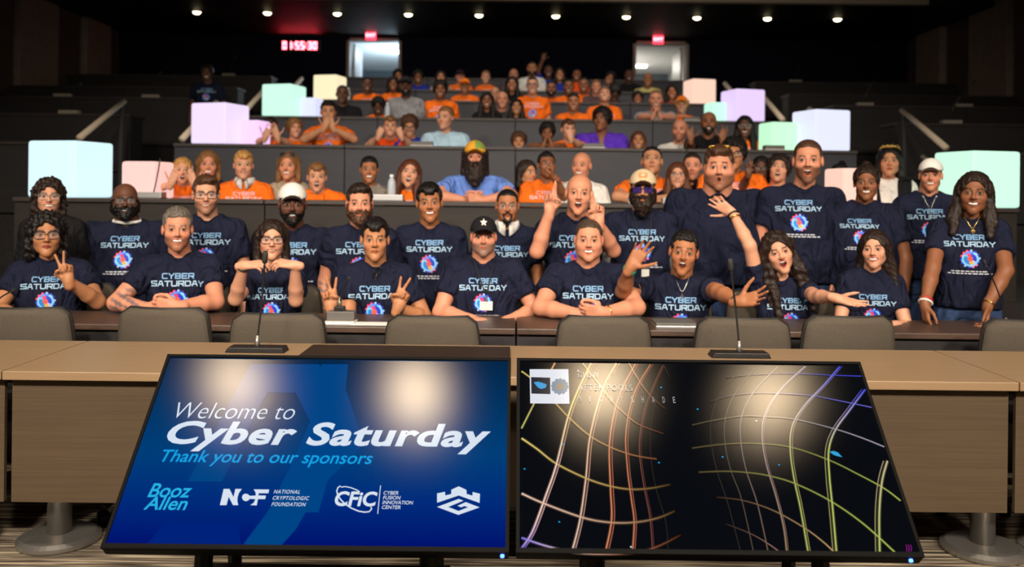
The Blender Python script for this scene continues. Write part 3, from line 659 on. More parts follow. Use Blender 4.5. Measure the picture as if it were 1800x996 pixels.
# ------------------------------------------------------------------ task chairs at the front table
m_mesh_back = mat('grey_mesh_fabric', S(84, 76, 66), 0.75, spec=0.25, bump=(420, 0.35), noise=(260, 0.18))
m_cf = mat('chair_frame', S(44, 42, 40), 0.4)
def make_chair():
    e = empty('task_chair')
    # curved back: grid over width and height
    W_, H0, H1 = 0.235, 0.50, 0.885
    for nm, grow, dy, m in (('backrest', 0.0, 0.0, m_mesh_back), ('back_frame', 0.008, -0.016, m_cf)):
        out = []; nx, nz = 16, 12
        mb = MB(); vs = []
        for side in (0, 1):
            for j in range(nz + 1):
                for i in range(nx + 1):
                    s_, t = i / nx * 2 - 1, j / nz
                    # rounded corners by squeezing the row ends
                    tt = max(0.0, (t - 0.86) / 0.14); bb = max(0.0, (0.14 - t) / 0.14)
                    hw = (W_ + grow) * (0.93 + 0.07 * math.sin(math.pi * min(1, t * 1.1))) - 0.05 * (1 - math.sqrt(max(0, 1 - max(tt, bb) ** 2)))
                    x = s_ * hw; z = H0 - grow + (H1 - H0 + 2 * grow) * t
                    y = 0.05 * s_ * s_ * -1 + 0.05 * math.sin(t * math.pi) * 0.6 - 0.1 * (t - 0.5) * -1 * 0.9
                    vs.append((x, y + dy + (0.018 if side else 0.0), z))
        n1 = (nx + 1) * (nz + 1); fs = []
        for j in range(nz):
            for i in range(nx):
                a = j * (nx + 1) + i
                fs.append((a, a + 1, a + nx + 2, a + nx + 1)); fs.append((n1 + a + 1, n1 + a, n1 + a + nx + 1, n1 + a + nx + 2))
        ring = [i for i in range(nx + 1)] + [j * (nx + 1) + nx for j in range(1, nz + 1)] + [nz * (nx + 1) + i for i in range(nx - 1, -1, -1)] + [j * (nx + 1) for j in range(nz - 1, 0, -1)]
        for a, b_ in zip(ring, ring[1:] + ring[:1]): fs.append((b_, a, n1 + a, n1 + b_))
        o = mb.add(vs, fs).build(nm, m, e, smooth=True)
    MB().prism([(-0.24, 0.43), (0.24, 0.43), (0.25, 0.46), (0.23, 0.485), (-0.23, 0.485), (-0.25, 0.46)], 0.04, 0.50).build('seat', mat('chair_seat', S(40, 40, 42), 0.85), e, bevel=0.012)
    MB().tube([(0, 0.0, 0.60), (0, -0.05, 0.5), (0, 0.05, 0.42), (0, 0.2, 0.42)], 0.028, 8).build('back_stem', m_cf, e, smooth=True)
    MB().lathe([(0.03, 0.09), (0.03, 0.25), (0.022, 0.25), (0.022, 0.43)], 14, (0, 0.25, 0)).build('gas_column', m_cf, e)
    for k in range(5):
        a = 2 * math.pi * k / 5 + 0.35; c_, s_ = math.cos(a), math.sin(a)
        l_ = MB().tube([(0.02 * c_, 0.25 + 0.02 * s_, 0.10), (0.30 * c_, 0.25 + 0.30 * s_, 0.075)], [0.024, 0.016], 8).build('base_leg', m_cf, e)
        M = Matrix.Translation((0.30 * c_, 0.25 + 0.30 * s_, 0.033)) @ Matrix.Rotation(a + 0.6, 4, 'Z') @ Matrix.Rotation(math.pi / 2, 4, 'X')
        MB().lathe([(0.028, -0.022), (0.033, -0.015), (0.033, 0.015), (0.028, 0.022)], 14, M=M).build('caster', m_bk, l_)
    return e
CHAIRS = [(42, 538, 'leftmost'), (288, 538, 'second from the left'), (489, 548, 'third from the left'), (760, 553, 'fourth from the left'), (1062, 553, 'fifth from the left'), (1306, 556, 'sixth from the left'), (1493, 553, 'seventh from the left'), (1812, 560, 'rightmost, cut by the picture edge')]
chair0 = make_chair()
CW = {0: 168, 1: 163, 2: 175, 3: 178, 4: 178, 5: 177, 6: 167, 7: 162}
for i, (px, ty, lab) in enumerate(CHAIRS):
    o = chair0 if i == 0 else copy_tree(chair0)
    D = 0.505 * F / CW[i]
    D = max(4.22, min(D, 4.36))
    p = P(px, ty, D)
    o.location = (p.x, D, 0); o.rotation_euler = (0, 0, math.pi + math.radians((4, -5, 3, -2, 2, -3, 4, -4)[i]))
    o.rotation_euler.z = math.radians((4, -5, 3, -2, 2, -3, 4, -4)[i]) + math.pi
    k = (p.z) / 0.895; o.scale = (1, 1, max(0.94, min(1.04, k)))
    tag(o, 'empty grey mesh task chair at the tan table, ' + lab, 'chair', 'task chairs at the tan table')

# things on the front row desk
m_lap = mat('laptop_silver', S(186, 186, 188), 0.35, 0.6); m_paper = mat('white_paper', S(228, 226, 222), 0.8); m_boxg = mat('desk_unit_grey', S(92, 88, 84), 0.5)
def on_desk(name, px, py, D, z, w_, d, h, m, lab, cat, rz=0.0, bevel=0.003):
    p = P(px, py, D)
    o = MB().box(-w_ / 2, w_ / 2, -d / 2, d / 2, 0, h).build(name, m, bevel=bevel); o.location = (p.x, D, z + 0.001); o.rotation_euler = (0, 0, rz)
    return tag(o, lab, cat)
p = P(600, 560, 4.78)
e = tag(empty('desk_console', (p.x, 4.78, 0.741)), 'grey desk console with pale front edge left of the person making two peace signs', 'console')
MB().prism([(-0.075, 0.012), (0.075, 0.012), (0.075, 0.062), (-0.075, 0.062)], -0.03, 0.05).build('housing', m_boxg, e, bevel=0.004)
MB().box(-0.08, 0.08, -0.075, 0.05, 0, 0.012).build('base_plate', m_paper, e)
on_desk('paper_sheet', 652, 566, 4.74, 0.74, 0.2, 0.1, 0.004, m_paper, 'white sheet of paper on the dark desk before the person making two peace signs', 'paper', bevel=0)
p = P(1184, 570, 4.80)
e = tag(empty('laptop', (p.x, 4.80, 0.741)), 'closed silver laptop on the dark desk before the person with the cross necklace', 'laptop')
MB().box(-0.11, 0.11, -0.09, 0.09, 0.0, 0.012).build('keyboard_half', m_lap, e, bevel=0.003)
MB().box(-0.11, 0.11, -0.088, 0.09, 0.014, 0.026).build('lid', m_boxg, e, bevel=0.003)
b3 = P(597, 552, 4.80); b3.z = 0.805
e = desk_mic((b3.x, 4.80, 0.804), [b3, P(597, 532, 4.8), P(603, 512, 4.76), P(612, 493, 4.72)], 0.004, 'short bent gooseneck microphone on the grey desk console', 0.03, 0.04, 0.008, 0.025)
b4 = P(1768, 575, 4.75); b4.z = 0.741
desk_mic((b4.x, 4.75, 0.741), [b4, P(1765, 545, 4.75), P(1752, 505, 4.74), P(1733, 465, 4.72)], 0.004, 'gooseneck microphone leaning left at the right end of the dark front desk', 0.07, 0.06, 0.008, 0.03)
b5 = P(-20, 560, 4.75); b5.z = 0.741
desk_mic((b5.x, 4.75, 0.741), [b5, P(-12, 545, 4.75), P(0, 522, 4.75), P(20, 512, 4.74)], 0.004, 'bent gooseneck microphone at the left end of the dark front desk', 0.05, 0.06, 0.008, 0.025)
# papers, consoles and bottles on the upper tiers
m_btl = mat('bottle_plastic', S(210, 220, 228), 0.15, alpha=0.6); m_cap = mat('bottle_cap', S(235, 235, 235), 0.4)
for px, k, w_, lab in ((680, 2, 0.26, 'pale console on the second tier desk before the grey cardigan'), (1186, 2, 0.2, 'grey console on the second tier desk right of the tan cap'), (1122, 2, 0.16, 'small grey console on the second tier desk left of the tan cap'), (742, 3, 0.22, 'cream console on the third tier desk beside the pale blue shirt'), (1043, 3, 0.22, 'cream console on the third tier desk before the purple jersey'), (1360, 3, 0.2, 'dark console on the third tier desk by the small green cube'), (1215, 4, 0.2, 'pale console on the fourth tier desk near the orange headwear'), (265, 2, 0.2, 'black console on the second tier desk before the salmon cube')):
    D = ROWS[k][0] + 0.12; p = P(px, ROWS[k][1], D)
    e = tag(empty('desk_console', (p.x, D, TOPZ[k] + 0.001)), lab, 'console', 'consoles on the tier desks')
    MB().prism([(-w_ / 2, 0), (w_ / 2, 0), (w_ / 2, 0.05), (-w_ / 2, 0.05)], -0.05, 0.06).build('housing', m_boxg if k > 2 else m_lap, e, bevel=0.006)
    MB().box(-w_ / 2 - 0.005, w_ / 2 + 0.005, -0.07, 0.06, 0, 0.008).build('base_plate', m_paper if k > 2 else m_boxg, e)
    if px == 265: MB().tube([(0.02, 0, 0.04), (0.03, 0.02, 0.12), (0.06, 0.0, 0.24), (0.08, -0.03, 0.31)], 0.005, 6).build('gooseneck', m_bk, e, smooth=True)
for px, k, lab in ((688, 2, 'clear water bottle on the second tier right of the grey cardigan'), (681, 4, 'clear water bottle on the fourth tier before the person looking down'), (612, 5, 'clear water bottle on the fifth tier beside the cream cube')):
    D = ROWS[k][0] + 0.3; p = P(px, ROWS[k][1], D)
    e = tag(empty('water_bottle', (p.x, D, TOPZ[k] + 0.001)), lab, 'bottle', 'water bottles')
    MB().lathe([(0.03, 0), (0.033, 0.01), (0.033, 0.13), (0.028, 0.16), (0.013, 0.185), (0.013, 0.195)], 16).build('bottle_body', m_btl, e, smooth=True)
    MB().lathe([(0.016, 0.19), (0.016, 0.21)], 14).build('cap', m_cap, e)
# small microphones and consoles on the empty side desks
for px, k, lab in ((122, 4, 'pale desk console on the left side block of the fourth tier'), (110, 5, 'pale desk console on the left side block of the fifth tier, near the wall'), (265, 5, 'pale desk console on the left side block of the fifth tier, near the aisle'), (402, 7, 'desk console on the left side block of the topmost tier'), (1520, 5, 'pale desk console on the right side block of the fifth tier'), (1672, 4, 'pale desk console on the right side block of the fourth tier'), (1398, 7, 'desk console on the right side block of the topmost tier'), (1694, 5, 'pale desk console near the wall on the right side block of the fifth tier')):
    D = ROWS[k][0] + 0.1; p = P(px, ROWS[k][1], D)
    e = tag(empty('desk_console', (p.x, D, TOPZ[k] + 0.001)), lab, 'console', 'consoles on the side desks')
    MB().box(-0.12, 0.12, -0.05, 0.05, 0, 0.045).build('housing', mat('console_pale', S(150, 140, 125), 0.5), e, bevel=0.006)
    MB().tube([(0.02, 0, 0.04), (0.03, 0.02, 0.2), (0.1, 0.0, 0.33), (0.17, -0.03, 0.4)], 0.006, 6).build('gooseneck', m_bk, e, smooth=True)
# ------------------------------------------------------------------ smooth body surfaces: distance field + surface nets
class Fld:
    def __init__(s, lo, hi, h):
        s.lo = np.asarray(lo, np.float32); s.h = h
        s.n = np.maximum(3, np.ceil((np.asarray(hi) - np.asarray(lo)) / h).astype(int) + 1)
        s.v = np.full(s.n, 0.3, np.float32)
        s.ax = [s.lo[i] + h * np.arange(s.n[i], dtype=np.float32) for i in range(3)]
    def reg(s, lo, hi, pad):
        a = np.clip(np.floor((np.asarray(lo) - pad - s.lo) / s.h).astype(int), 0, s.n)
        b = np.clip(np.ceil((np.asarray(hi) + pad - s.lo) / s.h).astype(int) + 1, 0, s.n)
        if np.any(b <= a): return None
        return tuple(slice(i, j) for i, j in zip(a, b))
    def xyz(s, sl):
        return s.ax[0][sl[0]][:, None, None], s.ax[1][sl[1]][None, :, None], s.ax[2][sl[2]][None, None, :]
    def mix(s, sl, d, k, op):
        c = s.v[sl]
        if op == 'u':
            if k > 0:
                t = np.clip(0.5 + 0.5 * (c - d) / k, 0, 1); s.v[sl] = c + (d - c) * t - k * t * (1 - t)
            else: s.v[sl] = np.minimum(c, d)
        elif op == 's':
            if k > 0:
                t = np.clip(0.5 - 0.5 * (c + d) / k, 0, 1); s.v[sl] = c + (-d - c) * t + k * t * (1 - t)
            else: s.v[sl] = np.maximum(c, -d)
    def cone(s, a, b, ra, rb, k=0.01, op='u', cut=None):
        a = np.asarray(a, np.float32); b = np.asarray(b, np.float32); R = max(ra, rb)
        sl = s.reg(np.minimum(a, b) - R, np.maximum(a, b) + R, k + 2.5 * s.h)
        if sl is None: return
        X, Y, Z = s.xyz(sl); ba = b - a; L2 = float(ba @ ba) + 1e-9
        px, py, pz = X - a[0], Y - a[1], Z - a[2]
        t0 = (px * ba[0] + py * ba[1] + pz * ba[2]) / L2; t = np.clip(t0, 0, 1)
        d = np.sqrt((px - ba[0] * t) ** 2 + (py - ba[1] * t) ** 2 + (pz - ba[2] * t) ** 2) - (ra + (rb - ra) * t)
        if cut is not None: d = np.maximum(d, (t0 - cut) * math.sqrt(L2))
        s.mix(sl, d.astype(np.float32), k, op)
    def ell(s, c, r, k=0.01, op='u', rot=None, warp=None):
        c = np.asarray(c, np.float32); r = np.asarray(r, np.float32); R = float(r.max()) if rot is not None else r
        ex = 0.02 if warp is not None else 0.0
        sl = s.reg(c - R - ex, c + R + ex, k + 2.5 * s.h)
        if sl is None: return
        X, Y, Z = s.xyz(sl); x, y, z = X - c[0], Y - c[1], Z - c[2]
        if warp is not None: z = z + warp(x, y)
        if rot is not None:
            q = np.asarray(rot.to_3x3().transposed(), np.float32)
            x, y, z = q[0, 0] * x + q[0, 1] * y + q[0, 2] * z, q[1, 0] * x + q[1, 1] * y + q[1, 2] * z, q[2, 0] * x + q[2, 1] * y + q[2, 2] * z
        k0 = np.sqrt((x / r[0]) ** 2 + (y / r[1]) ** 2 + (z / r[2]) ** 2)
        k1 = np.sqrt((x / r[0] ** 2) ** 2 + (y / r[1] ** 2) ** 2 + (z / r[2] ** 2) ** 2) + 1e-6
        s.mix(sl, np.asarray(k0 * (k0 - 1) / k1, np.float32), k, op)
    def noise(s, amp, fx, seed=0.0):
        X, Y, Z = s.ax[0][:, None, None], s.ax[1][None, :, None], s.ax[2][None, None, :]
        s.v += np.float32(amp) * (np.sin(X * fx + seed) * np.cos(Y * fx * 1.13 + seed * 2) + np.sin(Z * fx * 0.9 + X * fx * 0.5 + seed * 3) * np.sin(Y * fx * 0.7 + Z * fx * 0.4)).astype(np.float32)
    def clip_z(s, z0, above=True):
        Z = s.ax[2][None, None, :]
        s.v = np.maximum(s.v, (z0 - Z) if above else (Z - z0)).astype(np.float32)
    def mesh(s):
        v = s.v.copy(); BIG = 0.3
        v[0] = v[-1] = BIG; v[:, 0] = v[:, -1] = BIG; v[:, :, 0] = v[:, :, -1] = BIG
        ins = v < 0
        nx, ny, nz = v.shape
        cnt = np.zeros((nx - 1, ny - 1, nz - 1), np.int8)
        for i in (0, 1):
            for j in (0, 1):
                for k in (0, 1): cnt += ins[i:nx - 1 + i, j:ny - 1 + j, k:nz - 1 + k]
        act = (cnt > 0) & (cnt < 8)
        I = np.argwhere(act)
        if len(I) == 0: return np.zeros((0, 3)), np.zeros((0, 4), int)
        idx = np.full(act.shape, -1, np.int32); idx[act] = np.arange(len(I))
        cor = [(i, j, k) for i in (0, 1) for j in (0, 1) for k in (0, 1)]
        val = np.stack([v[I[:, 0] + i, I[:, 1] + j, I[:, 2] + k] for i, j, k in cor], 1)
        acc = np.zeros((len(I), 3), np.float32); num = np.zeros(len(I), np.float32)
        for a in range(8):
            for b in range(a + 1, 8):
                df = [cor[b][q] - cor[a][q] for q in range(3)]
                if sum(abs(q) for q in df) != 1: continue
                va, vb = val[:, a], val[:, b]; m = (va < 0) != (vb < 0)
                t = np.where(m, va / np.where(m, va - vb, 1), 0)
                for q in range(3): acc[:, q] += np.where(m, cor[a][q] + df[q] * t, 0)
                num += m
        pos = s.lo + (I + acc / num[:, None]) * s.h
        fs = []
        for axis in range(3):
            A = [slice(1, -1)] * 3; A[axis] = slice(0, -1); B = list(A); B[axis] = slice(1, None)
            e0 = ins[tuple(A)]; e1 = ins[tuple(B)]
            for sgn in (0, 1):
                E = np.argwhere((e0 & ~e1) if sgn == 0 else (~e0 & e1))
                if len(E) == 0: continue
                o = E.copy()
                for q in range(3):
                    if q != axis: o[:, q] += 1
                u, w_ = [(1, 2), (2, 0), (0, 1)][axis]
                c = []
                for du, dw in ((-1, -1), (0, -1), (0, 0), (-1, 0)):
                    oo = o.copy(); oo[:, u] += du; oo[:, w_] += dw; c.append(idx[oo[:, 0], oo[:, 1], oo[:, 2]])
                f = np.stack(c, 1)
                if sgn == 1: f = f[:, ::-1]
                fs.append(f)
        return pos, np.concatenate(fs)
def np_mesh(name, v, f, m, parent=None, cols=None, tri=None, smooth=True):
    """numpy vertices + quads -> object"""
    me = bpy.data.meshes.new(name); v = np.ascontiguousarray(v, np.float32); f = np.ascontiguousarray(f, np.int32)
    me.vertices.add(len(v)); me.vertices.foreach_set('co', v.ravel())
    me.loops.add(f.size); me.loops.foreach_set('vertex_index', f.ravel())
    me.polygons.add(len(f)); me.polygons.foreach_set('loop_start', np.arange(len(f), dtype=np.int32) * 4)
    me.update(calc_edges=True)
    if smooth: me.polygons.foreach_set('use_smooth', np.ones(len(f), bool))
    me.materials.append(m)
    if cols is not None:
        a = me.color_attributes.new('Col', 'FLOAT_COLOR', 'POINT')
        c4 = np.ones((len(v), 4), np.float32); c4[:, :3] = cols; a.data.foreach_set('color', c4.ravel())
    o = bpy.data.objects.new(name, me); COL.objects.link(o)
    if parent is not None: o.parent = parent
    return o
def relax(v, f, it=1, k=0.5):
    for _ in range(it):
        acc = np.zeros_like(v); n = np.zeros(len(v), np.float32)
        for a, b in ((0, 1), (1, 2), (2, 3), (3, 0)):
            np.add.at(acc, f[:, a], v[f[:, b]]); np.add.at(n, f[:, a], 1)
            np.add.at(acc, f[:, b], v[f[:, a]]); np.add.at(n, f[:, b], 1)
        v = v * (1 - k) + k * acc / n[:, None]
    return v
def sstep(a, b, x): t = np.clip((x - a) / (b - a), 0, 1); return t * t * (3 - 2 * t)
def lerpc(c, k, w_): return c * (1 - w_[:, None]) + np.asarray(k, np.float32) * w_[:, None]

TONES = {'fair': S(208, 151, 122), 'pink': S(204, 138, 109), 'olive': S(188, 132, 98), 'tan': S(180, 123, 86), 'brown': S(166, 108, 74), 'deep': S(136, 86, 58), 'dark': S(100, 63, 46)}
HAIRC = {'black': S(20, 16, 15), 'dark': S(38, 26, 20), 'brown': S(74, 48, 32), 'light': S(128, 88, 52), 'blond': S(186, 138, 76), 'grey': S(104, 95, 86), 'ash': S(66, 54, 44), 'auburn': S(84, 46, 28), 'white': S(200, 196, 190)}
m_skin = attr_mat('skin', 0.5, sss=0.0, spec=0.35)
def hair_mat(n):
    c = HAIRC[n]
    if 'hair_' + n in MATS: return MATS['hair_' + n]
    m = mat('hair_' + n, c, 0.42, spec=0.35, noise=(110, 0.5, (1, 0.35, 0.22)), bump=(170, 0.75))
    nt = m.node_tree; bp = [x for x in nt.nodes if x.type == 'BUMP'][0]; nz = bp.inputs['Height'].links[0].from_node
    mp = nt.nodes.new('ShaderNodeMapping'); mp.inputs['Scale'].default_value = (1, 0.35, 0.2)
    src = nz.inputs['Vector'].links[0].from_socket; nt.links.new(src, mp.inputs[0]); nt.links.new(mp.outputs[0], nz.inputs['Vector'])
    return m

# ---- the head, in its own frame: face towards -y, 0.225 m from chin to crown
def head_piece(p, q):
    h = (0.0049, 0.0074, 0.0112)[q]; jw = p.get('jaw', 1.0); fat = p.get('fat', 0.0); mo = p.get('mouth', 'smile')
    F_ = Fld((-0.105, -0.135, -0.135), (0.105, 0.13, 0.13), h)
    F_.ell((0, 0.018, 0.035), (0.075, 0.094, 0.080), 0)
    F_.ell((0, -0.028, -0.03), (0.063 * jw + fat, 0.061, 0.080), 0.03)
    cz_ = -0.097 - (0.008 if mo in ('open', 'wow') else 0)
    for s_ in (-1, 1):
        F_.cone((s_ * (0.043 * jw + fat), -0.005, -0.060), (0, -0.068, cz_ + 0.002), 0.018 + fat * 0.4, 0.015, 0.03)
        F_.ell((s_ * 0.041, -0.060, -0.022), (0.022 + fat * 0.5, 0.019, 0.021), 0.026)
        F_.ell((s_ * 0.077, 0.014, -0.002), (0.009, 0.017, 0.030), 0.006)
    F_.ell((0, -0.073, cz_), (0.020 * jw, 0.014, 0.014), 0.022)
    F_.cone((-0.032, -0.083, 0.025), (0.032, -0.083, 0.025), 0.009, 0.009, 0.018)
    for s_ in (-1, 1): F_.ell((s_ * 0.031, -0.099, 0.006), (0.016, 0.017, 0.011), 0.012, 's')
    nl = p.get('nose', 1.0)
    F_.cone((0, -0.086, 0.012), (0, -0.107, -0.024), 0.0065, 0.0105 * nl, 0.010)
    for s_ in (-1, 1): F_.ell((s_ * 0.0105 * nl, -0.096, -0.029), (0.0085 * nl, 0.010, 0.007), 0.006)
    cw, cr = (0.021, 0.0) if mo in ('closed', 'flat') else ((0.0285, 0.0075) if mo in ('smile', 'grin') else (0.020, 0.001))
    if mo == 'wow': cw = 0.012
    op = {'closed': 0.0016, 'flat': 0.0016, 'smile': 0.0080, 'grin': 0.0045, 'open': 0.0165, 'wow': 0.012}[mo]
    zm = -0.0590 - (0.004 if mo in ('open', 'wow') else 0)
    for s_ in (-1, 1):
        F_.cone((0, -0.093, zm + op + 0.0035), (s_ * cw, -0.081, zm + cr), 0.0052, 0.0032, 0.006)
        F_.cone((0, -0.091, zm - op - 0.0035), (s_ * cw, -0.081, zm + cr), 0.0060, 0.0032, 0.006)
    k_sm = cr / max(cw * cw, 1e-6)
    F_.ell((0, -0.100, zm), (cw * 1.0, 0.034 if op > 0.004 else 0.014, max(op, 0.0022)), 0.002, 's', warp=lambda x, y: -k_sm * x * x)
    eo = p.get('eye', 1.0)
    if q < 2:
        for s_ in (-1, 1):
            F_.ell((s_ * 0.031, -0.0795, 0.005), (0.0150, 0.0150, 0.0150), 0.004)
            F_.ell((s_ * 0.031, -0.0960, 0.0045), (0.0145, 0.017, 0.0060 * eo), 0.002, 's')
    v, f = F_.mesh()
    n = len(v); x, y, z = v[:, 0], v[:, 1], v[:, 2]; ax_ = np.abs(x)
    sk = np.asarray(TONES[p['skin']], np.float32)
    c = np.tile(sk, (n, 1)); dk = sk.mean() < 0.18
    front = sstep(-0.045, -0.065, y)
    red = np.exp(-((ax_ - 0.043) / 0.018) ** 2 - ((z + 0.022) / 0.02) ** 2) * front * 0.45 + np.exp(-(x / 0.014) ** 2 - ((z + 0.026) / 0.012) ** 2) * front * 0.4
    red += 0.5 * sstep(0.07, 0.082, ax_)
    c = lerpc(c, sk * np.asarray((1.05, 0.78, 0.74)), np.clip(red, 0, 1) * (0.4 if dk else 0.9))
    zs = z - k_sm * x * x
    lipc = p.get('lip', None) or tuple(sk * np.asarray((0.86, 0.55, 0.52) if not dk else (0.85, 0.62, 0.60)))
    e_ = (x / (cw + 0.002)) ** 2 + ((zs - zm) / (op + 0.0085)) ** 2
    c = lerpc(c, lipc, (1 - sstep(0.75, 1.15, e_)) * sstep(-0.070, -0.078, y) * 0.9)
    inn = (x / (cw * 0.99)) ** 2 + ((zs - zm) / max(op + 0.0005, 0.003)) ** 2
    c = lerpc(c, (0.035, 0.008, 0.008), (1 - sstep(0.8, 1.15, inn)) * sstep(-0.060, -0.070, y) * (0.9 if op > 0.004 else 0.7))
    hc = np.asarray(HAIRC[p.get('hc', 'dark')], np.float32); bc = np.asarray(HAIRC[p.get('bc', p.get('hc', 'dark'))], np.float32)
    br = (1 - sstep(0.0035, 0.0065, np.abs(z - (0.0265 + p.get('brow', 0.0) - 3.5 * (ax_ - 0.028) ** 2 * 1.5)))) * sstep(0.010, 0.014, ax_) * (1 - sstep(0.042, 0.050, ax_)) * front
    c = lerpc(c, np.minimum(hc * 0.9, 0.25), br * 0.85)
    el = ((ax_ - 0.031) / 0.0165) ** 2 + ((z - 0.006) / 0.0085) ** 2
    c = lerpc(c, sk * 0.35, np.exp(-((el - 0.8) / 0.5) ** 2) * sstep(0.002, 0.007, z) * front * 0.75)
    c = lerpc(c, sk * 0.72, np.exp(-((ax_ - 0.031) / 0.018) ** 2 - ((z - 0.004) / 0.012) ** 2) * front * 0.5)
    if q == 2: c = lerpc(c, (0.02, 0.015, 0.012), np.exp(-((ax_ - 0.031) / 0.011) ** 2 - ((z - 0.005) / 0.006) ** 2) * front * 0.9)
    if p.get('stubble'):
        w_ = sstep(-0.026, -0.045, z + 0.25 * np.maximum(0, 0.03 - ax_)) * sstep(0.045, 0.0, y) * p['stubble']
        w_ = np.maximum(w_, p['stubble'] * np.exp(-((z - zm - op - 0.0125) / 0.0055) ** 2) * (ax_ < 0.03) * front)
        c = lerpc(c, bc, np.clip(w_, 0, 1) * (e_ > 1.0))
    if p.get('scalp'):
        hl = 0.072 + p.get('hlz', 0.0) - 0.35 * np.maximum(0, y + 0.068) - 0.012 * sstep(0.03, 0.05, ax_) * sstep(-0.03, -0.06, y) * -1
        w_ = sstep(-0.006, 0.006, z - np.maximum(hl, -0.045 + 0.0 * y) ) * (1 - sstep(0.068, 0.074, ax_) * sstep(0.03, -0.02, z) * sstep(-0.02, 0.0, y) * sstep(0.04, 0.03, y))
        c = lerpc(c, hc * 0.9 + sk * 0.1, np.clip(w_, 0, 1) * p['scalp'])
    V, Fc, Cc = [v], [f], [c]
    off = n
    if q < 2:                                       # eyeballs
        for s_ in (-1, 1):
            vs, fs, cs = [], [], []
            nu, nv = 14, 9
            for j in range(nv + 1):
                th = math.pi * j / nv
                for i in range(nu):
                    a = 2 * math.pi * i / nu
                    d = np.array((math.sin(th) * math.cos(a), -math.cos(th), math.sin(th) * math.sin(a)))
                    vs.append(np.array((s_ * 0.031, -0.0800, 0.005)) + d * 0.0128)
                    cs.append((0.01, 0.008, 0.008) if j <= 1 else ((0.06, 0.035, 0.02) if j == 2 and eo <= 1.3 else (0.80, 0.77, 0.74)))
            for j in range(nv):
                for i in range(nu): fs.append((off + j * nu + i, off + j * nu + (i + 1) % nu, off + (j + 1) * nu + (i + 1) % nu, off + (j + 1) * nu + i))
            V.append(np.array(vs)); Fc.append(np.array(fs)[:, ::-1]); Cc.append(np.array(cs)); off += len(vs)
    if op > 0.0025 and mo != 'wow':                  # upper teeth
        vs, fs = [], []
        nn = 8; th = op * (1.55 if mo != 'open' else 0.5); zt = zm + op * 0.9
        for i in range(nn + 1):
            xx_ = (i / nn * 2 - 1) * cw * (0.90 if mo != 'open' else 0.75)
            yy_ = (-0.0868 if mo != 'open' else -0.0860) + 10 * xx_ * xx_; zz_ = zt + k_sm * xx_ * xx_
            for (dy, z_) in ((0, zz_), (0, zz_ - th), (0.006, zz_ - th), (0.006, zz_)): vs.append((xx_, yy_ + dy, z_))
        for i in range(nn):
            for k in range(4):
                a, b = i * 4 + k, i * 4 + (k + 1) % 4; fs.append((off + a, off + b, off + b + 4, off + a + 4))
        V.append(np.array(vs)); Fc.append(np.array(fs)); Cc.append(np.tile((0.86, 0.83, 0.78), (len(vs), 1))); off += len(vs)
    return np.concatenate(V), np.concatenate(Fc), np.concatenate(Cc)

